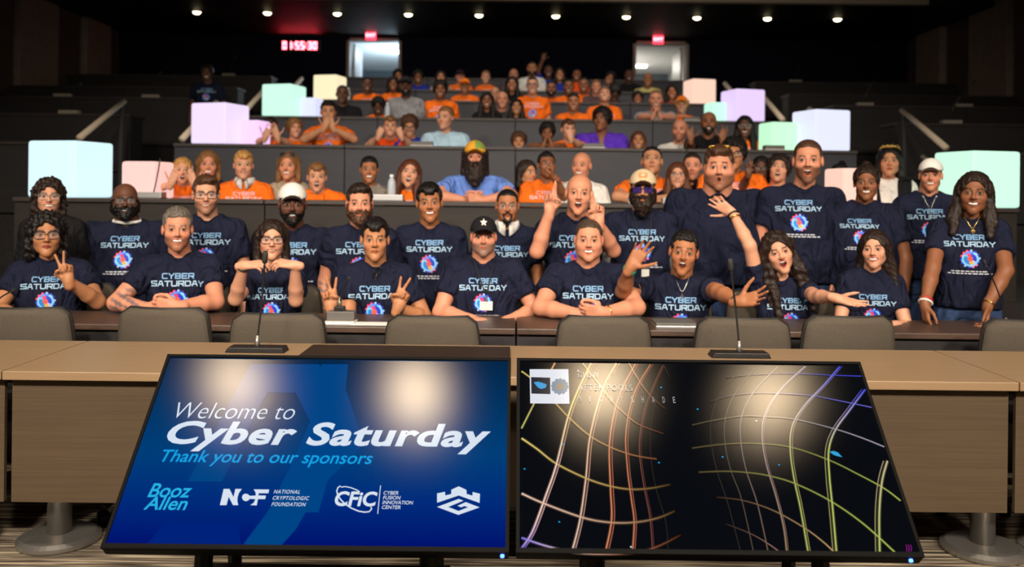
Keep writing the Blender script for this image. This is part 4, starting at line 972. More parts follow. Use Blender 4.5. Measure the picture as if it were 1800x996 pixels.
# ---- hair, beards and caps in the head frame
def hair_piece(style, q, seed=0.0):
    h = (0.0076, 0.0108, 0.0155)[q]
    low = -0.42 if style in ('long', 'longback', 'wavy', 'longface') else (-0.26 if style in ('mid', 'curlymid') else -0.14)
    wide = 0.16 if style in ('curly', 'afro', 'curlymid', 'long', 'wavy', 'longback', 'mid', 'longface') else 0.115
    F_ = Fld((-wide, -0.15, low), (wide, 0.17, 0.165), h)
    th = {'buzz': 0.002, 'crop': 0.004, 'short': 0.009, 'side': 0.012, 'thick': 0.015, 'curly': 0.026, 'afro': 0.028, 'curlymid': 0.018}.get(style, 0.012)
    short = style in ('buzz', 'crop', 'short', 'side', 'thick', 'fringe')
    if short:
        F_.ell((0, 0.019, 0.040 + th * 0.5), (0.0765 + th * 0.45, 0.096 + th * 0.5, 0.0785 + th), 0)
    else: F_.ell((0, 0.020, 0.036), (0.076 + th, 0.095 + th, 0.081 + th), 0)
    if style == 'side': F_.ell((0.014, -0.040, 0.094), (0.056, 0.048, 0.028), 0.02)
    if style == 'thick': F_.ell((0.0, -0.030, 0.094), (0.062, 0.062, 0.034), 0.02)
    if style == 'fringe': F_.ell((0, -0.047, 0.074), (0.066, 0.046, 0.036), 0.02)
    face_z = {'fringe': -0.022, 'curly': -0.002, 'afro': 0.0, 'bun': 0.002, 'side': 0.002, 'crop': 0.012, 'buzz': 0.008, 'thick': 0.002, 'short': 0.004}.get(style, 0.0)
    fx_ = 0.070 if short else (0.067 if style not in ('long', 'wavy', 'mid', 'longface', 'longback', 'curlymid') else 0.060)
    F_.ell((0, -0.104, face_z), (fx_, 0.085, 0.076), 0.004 if not short else 0.012, 's')
    if short:
        for s_ in (-1, 1): F_.ell((s_ * 0.055, -0.075, 0.055), (0.026, 0.034, 0.034), 0.014, 's')      # receding temples
    if low > -0.2:
        F_.ell((0, -0.03, -0.12), (0.2, 0.125, 0.104 if short else (0.088 if style not in ('curly',) else 0.07)), 0.008, 's')
        if short:
            for s_ in (-1, 1): F_.ell((s_ * 0.085, 0.012, 0.0), (0.018, 0.026, 0.036), 0.006, 's')
        F_.clip_z(-0.075 if style != 'curly' else -0.09)
    else:
        F_.ell((0, -0.085, -0.13), (0.062, 0.10, 0.13), 0.01, 's')
    if style in ('long', 'longback', 'wavy', 'longface'):
        zb = {'longback': -0.30, 'longface': -0.23, 'wavy': -0.36}.get(style, -0.32)
        for s_ in (-1, 1):
            yo = 0.03 if style == 'longback' else -0.015
            F_.cone((s_ * 0.070, 0.0, 0.03), (s_ * 0.084, yo + 0.015, -0.12), 0.028, 0.034, 0.03)
            F_.cone((s_ * 0.084, yo + 0.015, -0.12), (s_ * (0.095 if style != 'longback' else 0.08), yo - (0.05 if style != 'longback' else -0.02), zb), 0.034, 0.022, 0.03)
            F_.cone((s_ * 0.060, 0.05, 0.0), (s_ * 0.075, yo + 0.05, zb + 0.08), 0.045, 0.036, 0.03)
            F_.cone((s_ * 0.095, yo + 0.02, -0.10), (s_ * 0.118, yo - 0.01, zb + 0.07), 0.024, 0.016, 0.02)
        F_.cone((0, 0.075, 0.0), (0, 0.085, zb + 0.05), 0.065, 0.05, 0.03)
    if style in ('mid', 'curlymid'):
        for s_ in (-1, 1): F_.cone((s_ * 0.074, 0.01, 0.03), (s_ * 0.084, 0.015, -0.12), 0.028, 0.028, 0.03)
        F_.cone((0, 0.075, 0.0), (0, 0.085, -0.14), 0.07, 0.06, 0.03)
    if style in ('long', 'longback', 'wavy', 'longface', 'mid', 'curlymid'):
        F_.ell((0, -0.10, -0.03), (0.058, 0.09, 0.098), 0.008, 's')
    if style == 'bun': F_.ell((0, 0.055, 0.125), (0.035, 0.035, 0.03), 0.012)
    if style == 'pony': F_.cone((0, 0.12, 0.05), (0.05, 0.14, -0.10), 0.03, 0.018, 0.02)
    F_.ell((0, 0.016, 0.028), (0.066, 0.084, 0.075), 0, 's')
    amp, fx = {'curly': (0.010, 170), 'afro': (0.005, 260), 'curlymid': (0.009, 120), 'wavy': (0.006, 95), 'fringe': (0.003, 180), 'buzz': (0.0, 1), 'crop': (0.001, 250)}.get(style, (0.0028, 150))
    if amp: F_.noise(amp, fx, seed)
    return F_.mesh()
def beard_piece(kind, q, mo, jaw=1.0, fat=0.0):
    h = (0.0060, 0.0085, 0.0125)[q]
    F_ = Fld((-0.11, -0.16, -0.36 if kind == 'huge' else -0.21), (0.11, 0.05, 0.03), h)
    t = {'short': 0.0045, 'full': 0.012, 'big': 0.02, 'huge': 0.026, 'goatee': 0.006}[kind]
    opn = 0.008 if mo in ('open', 'wow') else 0
    if kind != 'goatee':
        F_.ell((0, -0.028, -0.034), (0.060 * jw_(jaw) + fat + t * 0.8, 0.061 + t * 0.8, 0.078 + t), 0)
        for s_ in (-1, 1):
            F_.cone((s_ * (0.045 * jaw + fat), -0.005, -0.050), (0, -0.068, -0.097 - opn), 0.018 + t, 0.016 + t, 0.02)
            F_.cone((s_ * (0.066 + fat * 0.6), -0.005, 0.0), (s_ * (0.05 * jaw + fat), -0.01, -0.055), 0.008 + t * 0.5, 0.014 + t, 0.015)
    F_.ell((0, -0.075, -0.098 - opn), (0.026 + t, 0.016 + t, 0.018 + t), 0.02)
    if kind == 'big': F_.cone((0, -0.06, -0.10), (0, -0.07, -0.145), 0.045, 0.03, 0.03)
    if kind == 'huge':
        F_.cone((0, -0.06, -0.10), (0, -0.08, -0.16), 0.064, 0.050, 0.03)
        F_.cone((0, -0.08, -0.16), (0, -0.09, -0.205), 0.050, 0.03, 0.03)
        for s_ in (-1, 1): F_.cone((s_ * 0.04, -0.05, -0.09), (s_ * 0.045, -0.06, -0.15), 0.04, 0.028, 0.03)
    F_.ell((0, -0.085, 0.012), (0.056, 0.08, 0.052), 0.006, 's')        # open cheeks and nose
    F_.ell((0, -0.11, -0.0610 - opn * 0.5), (0.024, 0.04, 0.0115 + opn), 0.004, 's')
    for s_ in (-1, 1): F_.cone((0, -0.093, -0.045), (s_ * 0.027, -0.080, -0.056), 0.0045 + t * 0.15, 0.005 + t * 0.3, 0.006)
    if kind == 'goatee':
        for s_ in (-1, 1): F_.cone((s_ * 0.027, -0.080, -0.054), (s_ * 0.02, -0.082, -0.095), 0.006, 0.008, 0.008)
    F_.ell((0, 0.01, -0.04), (0.05, 0.06, 0.07), 0.01, 's')
    F_.noise(0.0022 if kind in ('short', 'goatee') else 0.004, 230 if kind != 'huge' else 120)
    F_.clip_z(0.01, False)
    return F_.mesh()
def jw_(j): return j
def cap_piece(q, backw=False):
    h = (0.0060, 0.0085, 0.0120)[q]
    F_ = Fld((-0.115, -0.21, 0.0), (0.115, 0.145, 0.165), h)
    F_.ell((0, 0.016, 0.042), (0.087, 0.107, 0.094), 0)
    F_.clip_z(0.040)
    F_.ell((0, -0.115, 0.052), (0.070, 0.080, 0.0075), 0.006, warp=lambda x, y: 6.0 * x * x + 0.12 * (y + 0.0))
    F_.ell((0, 0.018, 0.028), (0.077, 0.096, 0.088), 0, 's')
    return F_.mesh()

# ---- hands
POSES = {'open': [(4, 6, 4, 12), (2, 5, 3, 3), (4, 6, 4, -6), (6, 8, 5, -16)], 'relax': [(22, 30, 18, 4), (26, 34, 20, 1), (30, 36, 20, -2), (32, 38, 22, -6)],
         'peace': [(0, 4, 2, 13), (0, 4, 2, -11), (82, 98, 45, -2), (84, 98, 45, -4)], 'crossed': [(8, 12, 6, -6), (2, 6, 3, 8), (70, 95, 45, -2), (75, 95, 45, -4)],
         'fist': [(78, 95, 45, 2), (80, 98, 45, 0), (80, 98, 45, -2), (82, 98, 45, -4)], 'clasp': [(42, 50, 30, 2), (46, 54, 30, 0), (48, 56, 30, -1), (50, 58, 30, -3)], 'flat': [(3, 4, 3, 2), (2, 4, 3, 0), (3, 4, 3, -2), (5, 6, 3, -4)],
         'fan': [(10, 10, 6, 14), (8, 10, 6, 5), (12, 14, 8, -5), (18, 18, 10, -14)], 'pinch': [(48, 52, 25, 2), (40, 48, 25, 0), (36, 44, 25, -3), (32, 40, 22, -8)]}
def hand(F_, W, d, n, side, pose, s=1.0):
    """W wrist, d finger direction, n palm normal, side 'L'/'R' = viewer side of a person facing us"""
    d = Vector(d).normalized(); n = Vector(n); n = (n - d * n.dot(d)).normalized()
    t = d.cross(n) if side == 'L' else n.cross(d)
    A = lambda a, b, c: W + (d * a + t * b + n * c) * s
    kp = [0.030, 0.010, -0.010, -0.029]; kl = [0.092, 0.096, 0.090, 0.081]; fl = [0.072, 0.080, 0.074, 0.058]
    for b, l in zip(kp, kl): F_.cone(A(0.012, b * 0.62, 0), A(l, b, 0), 0.0155 * s, 0.0120 * s, 0.010)
    F_.cone(A(-0.03, 0, 0), A(0.02, 0, 0), 0.026 * s, 0.026 * s, 0.015)
    for i, (m_, p_, e_, sp) in enumerate(POSES[pose]):
        base = A(kl[i], kp[i], 0); ang = 0.0; r = (0.0092, 0.0094, 0.0088, 0.0078)[i] * s
        lat = math.radians(sp)
        for L, a in zip((0.45, 0.30, 0.25), (m_, p_, e_)):
            ang += math.radians(a)
            dv = (d * math.cos(lat) + t * math.sin(lat)).normalized() * math.cos(ang) + n * math.sin(ang)
            nb = base + dv * fl[i] * L * s
            F_.cone(base, nb, r, r * 0.9, 0.0035); base = nb; r *= 0.92
    b0 = A(0.025, 0.030, 0.006)
    if pose in ('peace', 'fist', 'crossed'): seq = [(0.6, 0.5, 0.55, 0.040), (0.55, -0.5, 0.6, 0.032), (0.35, -0.9, 0.15, 0.026)]
    elif pose in ('clasp', 'pinch'): seq = [(0.75, 0.5, 0.5, 0.042), (0.9, 0.0, 0.4, 0.034), (0.9, -0.25, 0.2, 0.026)]
    elif pose == 'relax': seq = [(0.75, 0.55, 0.3, 0.042), (0.9, 0.25, 0.2, 0.034), (0.95, 0.1, 0.15, 0.026)]
    else: seq = [(0.62, 0.78, 0.15, 0.042), (0.72, 0.68, 0.1, 0.034), (0.8, 0.6, 0.1, 0.028)]
    r = 0.0125 * s
    for a, b, c, L in seq:
        dv = (d * a + t * b + n * c).normalized(); nb = b0 + dv * L * s
        F_.cone(b0, nb, r, r * 0.85, 0.006); b0 = nb; r *= 0.86
def at_len(prev, px, py, L, sg):
    """point on the pixel's ray at limb length L from the previous joint (sg -1 nearer, +1 farther)"""
    d = P(px, py, 1.0) - Vector((0, 0, CAMZ)); o = Vector((0, 0, CAMZ)) - prev
    a = d.dot(d); b = 2 * o.dot(d); c = o.dot(o) - L * L; D = b * b - 4 * a * c
    t = -b / (2 * a) if D <= 0 else (-b + (sg or 0) * math.sqrt(D)) / (2 * a)
    return Vector((0, 0, CAMZ)) + d * t

# ---- lettering on the shirts
GL = {'C': [[(1, 1), (0.18, 1), (0, .8), (0, .2), (0.18, 0), (1, 0)]], 'Y': [[(0, 1), (0.5, .45), (1, 1)], [(0.5, .45), (0.5, 0)]], 'B': [[(0, .5), (.85, .5), (1, .7), (.85, 1), (0, 1), (0, 0), (.85, 0), (1, .25), (.85, .5)]],
      'E': [[(1, 1), (0, 1), (0, 0), (1, 0)], [(0, .5), (.9, .5)]], 'R': [[(0, 0), (0, 1), (1, 1), (1, .45), (0, .45)], [(.55, .45), (1, 0)]], 'S': [[(1, 1), (0, 1), (0, .55), (1, .45), (1, 0), (0, 0)]],
      'A': [[(0, 0), (.35, 1), (.65, 1), (1, 0)], [(.15, .35), (.85, .35)]], 'T': [[(0, 1), (1, 1)], [(.5, 1), (.5, 0)]], 'U': [[(0, 1), (0, 0.15), (.15, 0), (.85, 0), (1, .15), (1, 1)]], 'D': [[(0, 0), (0, 1), (.8, 1), (1, .8), (1, .2), (.8, 0), (0, 0)]]}
def word_quads(word, w_, h, gap, th, cx, cz):
    """thick strokes as quads in the plane, cut into short pieces"""
    out = []; n = len(word); x = cx - (n * w_ + (n - 1) * gap) / 2
    for ch in word:
        for ln in GL[ch]:
            for (x0, z0), (x1, z1) in zip(ln, ln[1:]):
                a = Vector((x + x0 * w_, cz + (z0 - .5) * h)); b = Vector((x + x1 * w_, cz + (z1 - .5) * h))
                t = (b - a).normalized(); nn = Vector((-t.y, t.x)) * th / 2; a -= t * th / 2; b += t * th / 2
                m_ = max(1, int((b - a).length / 0.014))
                for i in range(m_):
                    p0, p1 = a.lerp(b, i / m_), a.lerp(b, (i + 1) / m_)
                    out.append((p0 - nn, p1 - nn, p1 + nn, p0 + nn))
        x += w_ + gap
    return out
def logo_polys(cx, cz, R, orange):
    out = []; nr, na = 7, 28
    rs = [0, 0.28, 0.5, 0.66, 0.78, 0.86, 0.94, 1.06]
    def col(r, a):
        x, z = r * math.cos(a), r * math.sin(a)
        u = x + z * 0.25
        if r < 0.68:
            if abs(u) < 0.2: return S(240, 170, 60) if z < -0.15 else (S(236, 90, 80) if z < 0.3 else S(220, 60, 110))
            return (S(40, 130, 215) if z < 0.25 else S(120, 190, 225)) if u < 0 else (S(30, 60, 200) if z > -0.2 else S(170, 190, 235))
        if r < 0.84: return S(120, 200, 245) if not (-2.0 < a - math.pi < -0.6) else S(60, 130, 240)
        if 1.9 < a < 3.0: return S(225, 70, 110)
        if 4.9 < a < 5.7: return S(220, 120, 190)
        k = int(a / (2 * math.pi) * na)
        return S(40, 60, 210) if k % 3 else S(150, 180, 245)
    for i in range(nr):
        for j in range(na):
            a0, a1 = 2 * math.pi * j / na, 2 * math.pi * (j + 1) / na; r0, r1 = rs[i], rs[i + 1]
            if i == nr - 1 and j % 2: continue
            cc = col((r0 + r1) / 2, (a0 + a1) / 2)
            out.append(([Vector((cx + R * r * math.cos(a), cz + R * r * math.sin(a))) for r, a in ((r0 if r0 else 0.001, a0), (r1, a0), (r1, a1), (r0 if r0 else 0.001, a1))], cc))
    return out
m_print = attr_mat('shirt_print', 0.55, spec=0.3)
def shirt_print(sh, zc, kind, s=1.0, xo=0.0, q=0):
    """letters laid on the shirt's chest by casting the flat design onto the cloth"""
    me = sh.data
    bvh = BVHTree.FromPolygons([v.co for v in me.vertices], [tuple(p.vertices) for p in me.polygons])
    lc = S(122, 168, 212) if kind == 'navy' else S(226, 186, 200)
    lc2 = S(160, 194, 222) if kind == 'navy' else S(230, 200, 206)
    quads = []
    for w_, cz, wd in (('CYBER', 0.0, 0.026), ('SATURDAY', -0.042, 0.027)):
        for qd in word_quads(w_, wd * s, 0.026 * s, 0.0095 * s, 0.0060 * s, xo, zc + cz * s): quads.append((qd, lc if cz == 0 else lc2, 0))
    for pl, cc in logo_polys(xo, zc - 0.132 * s, 0.054 * s, kind): quads.append((pl, cc, 1))
    if q == 0:
        for k, (wd, off) in enumerate(((0.20, 0.0), (0.235, 0.0))):
            x = -wd / 2; z0 = zc + (-0.212 - 0.014 * k) * s; r_ = random.Random(3 + k)
            while x < wd / 2:
                l = r_.uniform(0.012, 0.03)
                quads.append(([Vector((xo + x * s, z0)), Vector((xo + (x + l) * s, z0)), Vector((xo + (x + l) * s, z0 + 0.0065 * s)), Vector((xo + x * s, z0 + 0.0065 * s))], S(200, 205, 215), 2)); x += l + 0.006
    for part, nm in ((0, 'lettering'), (1, 'emblem'), (2, 'small_print')):
        vs, fs, cs = [], [], []
        for qd, cc, k in quads:
            if k != part: continue
            pts = []
            for p_ in qd:
                hit, nn, _, _ = bvh.ray_cast(Vector((p_.x, -2.0, p_.y)), Vector((0, 1, 0)))
                if hit is None or nn.y > -0.15: break
                pts.append(hit + Vector((0, -0.0035, 0)))
            if len(pts) == 4:
                o = len(vs); vs += pts; fs.append((o, o + 1, o + 2, o + 3)); cs += [cc] * 4
        if fs: np_mesh(nm, np.array([tuple(v) for v in vs]), np.array(fs), m_print, sh, np.array(cs), smooth=False)

def cloth(name, c, rough=0.85, bump=True):
    n_ = 'cloth_' + name
    if n_ in MATS: return MATS[n_]
    m = mat(n_, c, rough, spec=0.2, noise=(14, 0.12), bump=(9, 0.9) if bump else None)
    if bump:                            # soft folds: stretched, warped noise
        nt = m.node_tree; bp = [x for x in nt.nodes if x.type == 'BUMP'][0]; bp.inputs['Distance'].default_value = 0.07
        nz = bp.inputs['Height'].links[0].from_node; nz.inputs['Distortion'].default_value = 1.6; nz.inputs['Detail'].default_value = 2.5; nz.inputs['Roughness'].default_value = 0.42
        mp = nt.nodes.new('ShaderNodeMapping'); mp.inputs['Scale'].default_value = (1.0, 1.0, 0.55); mp.inputs['Rotation'].default_value = (0.2, 0.5, 0.3)
        l = nz.inputs['Vector'].links[0]; src = l.from_socket; nt.links.new(src, mp.inputs[0]); nt.links.new(mp.outputs[0], nz.inputs['Vector'])
    return m
SHIRTS = {'navy': S(21, 25, 47), 'orange': S(244, 112, 24), 'black': S(22, 21, 23), 'white': S(222, 218, 212), 'blue': S(104, 138, 214), 'grey': S(140, 138, 142), 'purple': S(92, 50, 190), 'beige': S(170, 152, 130), 'cardigan': S(128, 120, 112), 'paleblue': S(176, 208, 228), 'yellow': S(216, 202, 130), 'red': S(200, 50, 30), 'royal': S(30, 50, 150), 'darkgrey': S(60, 58, 60), 'redorange': S(238, 80, 24), 'dusty': S(90, 70, 72)}
TW_T = np.array([-0.45, -0.25, 0.0, 0.3, 0.62, 0.82, 0.95, 1.05, 1.12]); 
def person(label, head, top, chin, D, skin='fair', hair='short', hc='dark', shirt='navy', q=0, floor=0.0, stand=False, by=0.0, yaw=0.0, pitch=0.0, roll=0.0, female=False, girth=1.0, sw=None, arms=None, lean=0.06, group=None, pz=None, pants=S(48, 66, 100), beard=None, glasses=None, cap=None, printed=None, sleeve=0.62, sdx=0.0, sdz=0.0, hs=None, neck=1.0, collar=None, cat='person', extra=None, under=None, px_print=0.0, ps=1.0, **fp):
    fp['skin'] = skin; fp['hc'] = hc
    Hc = P(head, (top + chin) / 2, D)
    if hs is None: hs = (chin - top) * D / F / 0.232
    k = max(0.80, min(1.10, hs)) ** 0.6                       # body size follows the head, gently
    if female and sw is None: sw = 0.172
    sw = (sw or 0.198) * k
    auto = math.degrees(math.atan2(-Hc.x, D))
    by_ = math.radians(by + auto * 0.6)
    Nb = Hc + Vector((sdx * 0.5, 0.040 * hs, -0.122 * hs + sdz * 0.5)); Sc = Hc + Vector((sdx, 0.055 * hs, -0.172 * hs + sdz))
    tl = 0.47 * k
    root = empty('person', (Sc.x, Sc.y + (lean if not stand else 0.0), floor), by_)
    tag(root, label, cat, group)
    Ri = Matrix.Rotation(-by_, 4, 'Z'); ro = Vector((root.location.x, root.location.y, floor))
    loc = lambda p: Ri @ (Vector(p) - ro)
    HM = Ri @ Matrix.Translation(Hc - ro) @ Matrix.Rotation(math.radians(yaw + auto), 4, 'Z') @ Matrix.Rotation(math.radians(pitch), 4, 'X') @ Matrix.Rotation(math.radians(roll), 4, 'Y') @ Matrix.Scale(hs, 4)
    HM4 = np.asarray(HM, np.float32)
    tf = lambda v: v @ HM4[:3, :3].T + HM4[:3, 3]
    s_, n_, hc_ = loc(Sc), loc(Nb), loc(Hc)
    hp = Vector((0 + (0 if stand else 0), s_.y + (0.0 if stand else lean), max(s_.z - tl, 0.12)))
    hp.x = s_.x
    # joints
    J = {}
    for side, sg in (('L', -1), ('R', 1)):
        sh = s_ + Vector((sg * (sw - 0.035), 0.0, -0.040)); shw = root_to_world = Matrix.Rotation(by_, 4, 'Z') @ sh + ro
        a = (arms or {}).get(side)
        if a is None: a = 'hang' if stand else 'desk'
        ua, fa = 0.285 * k, 0.25 * k
        if a == 'hang':
            el = sh + Vector((sg * 0.06, 0.03, -ua * 0.97)); wr = el + Vector((sg * 0.01, -0.07, -fa * 0.95)); hd, hn, pose = Vector((0, -0.15, -1)), Vector((-sg, 0.3, 0)), 'relax'
        elif a == 'desk':
            el = sh + Vector((sg * 0.055, -0.10, -ua * 0.9)); wr = el + Vector((-sg * 0.10, -0.20, 0.035)); hd, hn, pose = Vector((-sg * 0.7, -0.7, 0)), Vector((0, 0, -1)), 'relax'
        else:
            E, Wp, pose, hd, hn = a
            el = loc(at_len(shw, E[0], E[1], ua, E[2])); elw = Matrix.Rotation(by_, 4, 'Z') @ el + ro
            wr = loc(at_len(elw, Wp[0], Wp[1], fa, Wp[2]))
            hd = (Ri @ Vector(hd)) if hd else (wr - el); hn = Ri @ Vector(hn)
        J[side] = (sh, el, wr, hd, hn, pose)
    # ---- body: head, neck, trunk and arms as one mesh
    pv, pf, pc = [], [], []; off = 0
    def put(v, f, c):
        nonlocal off
        pv.append(v); pf.append(f + off); pc.append(c); off += len(v)
    if hair in ('buzz', 'crop', 'short', 'side', 'thick', 'fringe') and 'scalp' not in fp: fp['scalp'] = 0.9
    if hair in ('crop', 'buzz'): fp.setdefault('hlz', 0.010)
    hv, hf, hcol = head_piece(fp, q); put(tf(hv), hf, hcol)
    sk = np.asarray(TONES[skin], np.float32)
    fat = fp.get('fat', 0.0)
    B = Fld((s_.x - 0.24, min(hp.y, s_.y) - 0.16, hp.z - 0.05), (s_.x + 0.24, max(hp.y, s_.y) + 0.18, hc_.z + 0.02), (0.0175, 0.026, 0.036)[q])
    nr = (0.054 if female else 0.060) * neck * hs ** 0.5 + fat * 0.8
    B.cone(hc_ + Vector((0, 0.022, -0.035)) * hs, n_ + Vector((0, 0.012, -0.03)), nr, nr * 1.06, 0.02)
    B.cone(s_ + Vector((-sw * 0.55, 0.01, -0.03)), s_ + Vector((sw * 0.55, 0.01, -0.03)), 0.045, 0.045, 0.05)
    B.cone(s_ + Vector((0, 0.0, -0.10)), hp, 0.085, 0.085, 0.05)
    v, f = B.mesh(); put(v, f, np.tile(sk * 0.97, (len(v), 1)))
    for side, sg in (('L', -1), ('R', 1)):
        sh, el, wr, hd, hn, pose = J[side]
        pts = np.array([tuple(sh), tuple(el), tuple(wr)]); m_ = 0.22
        lo = pts.min(0) - 0.06; hi = pts.max(0) + 0.06; lo = np.minimum(lo, np.array(wr) - m_ * 0.95); hi = np.maximum(hi, np.array(wr) + m_ * 0.95)
        A = Fld(lo, hi, (0.0075, 0.0115, 0.0165)[q]); ak = k * (0.90 if female else 1.0) * (1 + 0.35 * (girth - 1))
        A.cone(sh, sh.lerp(el, 0.5), 0.052 * ak, 0.050 * ak, 0.0); A.cone(sh.lerp(el, 0.5), el, 0.050 * ak, 0.041 * ak, 0.01)
        A.cone(el, el.lerp(wr, 0.35), 0.041 * ak, 0.043 * ak, 0.02); A.cone(el.lerp(wr, 0.35), wr, 0.043 * ak, 0.026 * ak, 0.01)
        hand(A, wr, hd, hn, side, pose, (0.94 if female else 1.03) * min(k, 1.05))
        v, f = A.mesh(); c = np.tile(sk, (len(v), 1))
        if fp.get('tattoo') and side in fp['tattoo']:
            dE = np.linalg.norm(v - np.array(el.lerp(wr, 0.45)), axis=1); nz = np.sin(v[:, 0] * 130) * np.sin(v[:, 1] * 110 + 1) + np.sin(v[:, 2] * 150 + v[:, 0] * 60)
            c = lerpc(c, S(70, 84, 96), sstep(0.15, 0.09, dE) * sstep(-0.2, 0.5, nz) * 0.75)
        if fp.get('longsleeve') is None or True: put(v, f, c)
    body = np_mesh('body', np.concatenate(pv), np.concatenate(pf), m_skin, root, np.concatenate(pc))
    # ---- shirt
    hq = (0.0145, 0.020, 0.028)[q]
    SL = {}
    lo = np.array((s_.x - 0.34 * max(girth, 1), min(hp.y, s_.y) - 0.26 * max(girth, 1), hp.z - 0.14)); hi = np.array((s_.x + 0.34 * max(girth, 1), max(hp.y, s_.y) + 0.24 * max(girth, 1), s_.z + 0.12))
    for side in 'LR':
        sh, el, wr = J[side][:3]; e2 = sh.lerp(el, min(sleeve, 1.0) + 0.05) if sleeve <= 1 else wr
        for pnt in (sh, el if sleeve > 1 else e2, e2):
            lo = np.minimum(lo, np.array(pnt) - 0.13); hi = np.maximum(hi, np.array(pnt) + 0.13)
    C = Fld(lo, hi, hq); X, Y, Z = C.ax[0][:, None, None], C.ax[1][None, :, None], C.ax[2][None, None, :]
    t = (Z - hp.z) / (s_.z + 0.0 - hp.z); tf_ = t.ravel()
    g = girth
    wv = np.interp(tf_, TW_T, np.array((0.165 * g, 0.178 * g, 0.172 * g, 0.160 * g + (0.012 if not female else 0), 0.168 + 0.05 * (g - 1) * 2, 0.162 + 0.06 * (g - 1), 0.128, 0.08, 0.05)) * k * (0.93 if female else 1.0)).astype(np.float32)
    dv = np.interp(tf_, TW_T, np.array((0.118 * g, 0.122 * g, 0.122 * g, 0.120 * g + 0.02 * (g - 1), 0.118 + 0.10 * (g - 1), 0.100 + 0.05 * (g - 1), 0.078, 0.06, 0.03)) * k).astype(np.float32)
    cy = np.interp(tf_, [0, 0.35, 1], [hp.y - 0.02 * (g - 1), hp.y * 0.62 + s_.y * 0.38 - 0.05 * (g - 1), s_.y]).astype(np.float32)
    cy2 = cy + np.interp(tf_, [0.3, 0.66, 0.95], [0, -0.022 if female else -0.006, 0]).astype(np.float32)
    wv, dv, cy2 = wv[None, None, :], dv[None, None, :], cy2[None, None, :]
    ra = (np.abs((X - s_.x) / wv) ** 2.5 + np.abs((Y - cy2) / dv) ** 2.5) ** (1 / 2.5)
    C.v = ((ra - 1) * np.minimum(wv, dv)).astype(np.float32)
    C.v = np.maximum(C.v, Z - (s_.z + 0.035)).astype(np.float32)
    C.cone(s_ + Vector((-0.05, 0, 0.004)), s_ + Vector((-(sw - 0.045), 0, -0.050)), 0.058 * k, 0.064 * k, 0.05); C.cone(s_ + Vector((0.05, 0, 0.004)), s_ + Vector((sw - 0.045, 0, -0.050)), 0.058 * k, 0.064 * k, 0.05)
    for side in 'LR':
        sh, el, wr = J[side][:3]; sk_ = k * (0.9 if female else 1.0) * (1 + 0.45 * (g - 1))
        if sleeve <= 1: C.cone(sh, sh.lerp(el, sleeve + 0.1), 0.068 * sk_, 0.071 * sk_, 0.035, cut=sleeve / (sleeve + 0.1))
        else:
            C.cone(sh, el, 0.066 * sk_, 0.054 * sk_, 0.035); C.cone(el, el.lerp(wr, 0.97), 0.053 * sk_, 0.038 * sk_, 0.02)
    C.noise(0.0028 if q == 0 else 0.002, 26, head * 0.37)
    if q == 0: C.noise(0.0013, 61, head * 0.11)
    C.v = np.maximum(C.v, (hp.z - (0.10 if stand else 0.04) + fp.get('hem', 0.0)) - Z).astype(np.float32)
    C.cone(n_ + Vector((0, 0.004, 0.016)), n_ + Vector((0, 0.03, 0.16)), nr + 0.006, nr + 0.03, 0.006, 's')
    if fp.get('vneck'): C.cone(n_ + Vector((0, -0.06, -0.16)), n_ + Vector((0, -0.06, 0.0)), 0.02, 0.05, 0.006, 's')
    v, f = C.mesh()
    scol = SHIRTS[shirt] if isinstance(shirt, str) else shirt
    shm = cloth(shirt if isinstance(shirt, str) else 'c%d' % int(head), scol)
    so = np_mesh('shirt', v, f, shm, root)
    if collar:
        pts = []
        for i in range(28):
            a = 2 * math.pi * i / 28
            pts.append(n_ + Vector(((nr + 0.014) * math.cos(a), (nr + 0.014) * math.sin(a) + 0.0, -0.016 + 0.012 * math.sin(a))))
        if collar == 'band': MB().tube([p_ + Vector((0, 0, 0.008)) for p_ in pts], 0.011, 7, closed=True).build('collar', cloth('collar_white', S(226, 224, 220)), so, smooth=True)
        if collar == 'polo':
            mb = MB(); R0, R1 = nr + 0.010, nr + 0.030; n2 = 28; vs = []
            for i in range(n2 + 1):
                a = -math.pi / 2 + 0.16 + (2 * math.pi - 0.32) * i / n2
                fr_ = max(0.0, -math.sin(a))
                for r_, z_ in ((R0, 0.022), (R0 + 0.006, 0.026), (R1, -0.012 - 0.055 * fr_ ** 3), (R1 - 0.007, -0.015 - 0.055 * fr_ ** 3)):
                    vs.append(n_ + Vector((r_ * math.cos(a), r_ * math.sin(a) - 0.012 * fr_, z_ - 0.012 * fr_)))
            fs = [(i * 4 + j, i * 4 + (j + 1) % 4, i * 4 + 4 + (j + 1) % 4, i * 4 + 4 + j) for i in range(n2) for j in range(4)]
            mb.add(vs, fs).build('collar', cloth('collar_white', S(226, 224, 220)) if fp.get('wcollar') else shm, so, smooth=True)
    elif q == 0 and not fp.get('vneck'):          # ribbed neckband lying on the edge of the neck hole
        bvh = BVHTree.FromPolygons([tuple(p_) for p_ in v], [tuple(p_) for p_ in f]); pts = []
        for i in range(36):
            a = 2 * math.pi * i / 36; dr = Vector((math.cos(a), math.sin(a), 0)); best = None
            for r_ in (0.0, 0.006, 0.012, 0.018, 0.024, 0.03, 0.036):
                o_ = n_ + dr * (nr + r_); o_.z = n_.z + 0.3
                hit, nn, _, _ = bvh.ray_cast(o_, Vector((0, 0, -1)))
                if hit is not None and hit.z > n_.z - 0.09: best = hit; break
            if best is None: best = n_ + dr * (nr + 0.02) + Vector((0, 0, -0.01 + 0.02 * math.sin(a)))
            pts.append(best)
        for _ in range(4): pts = [(pts[i - 1] + pts[i] * 2 + pts[(i + 1) % 36]) / 4 for i in range(36)]
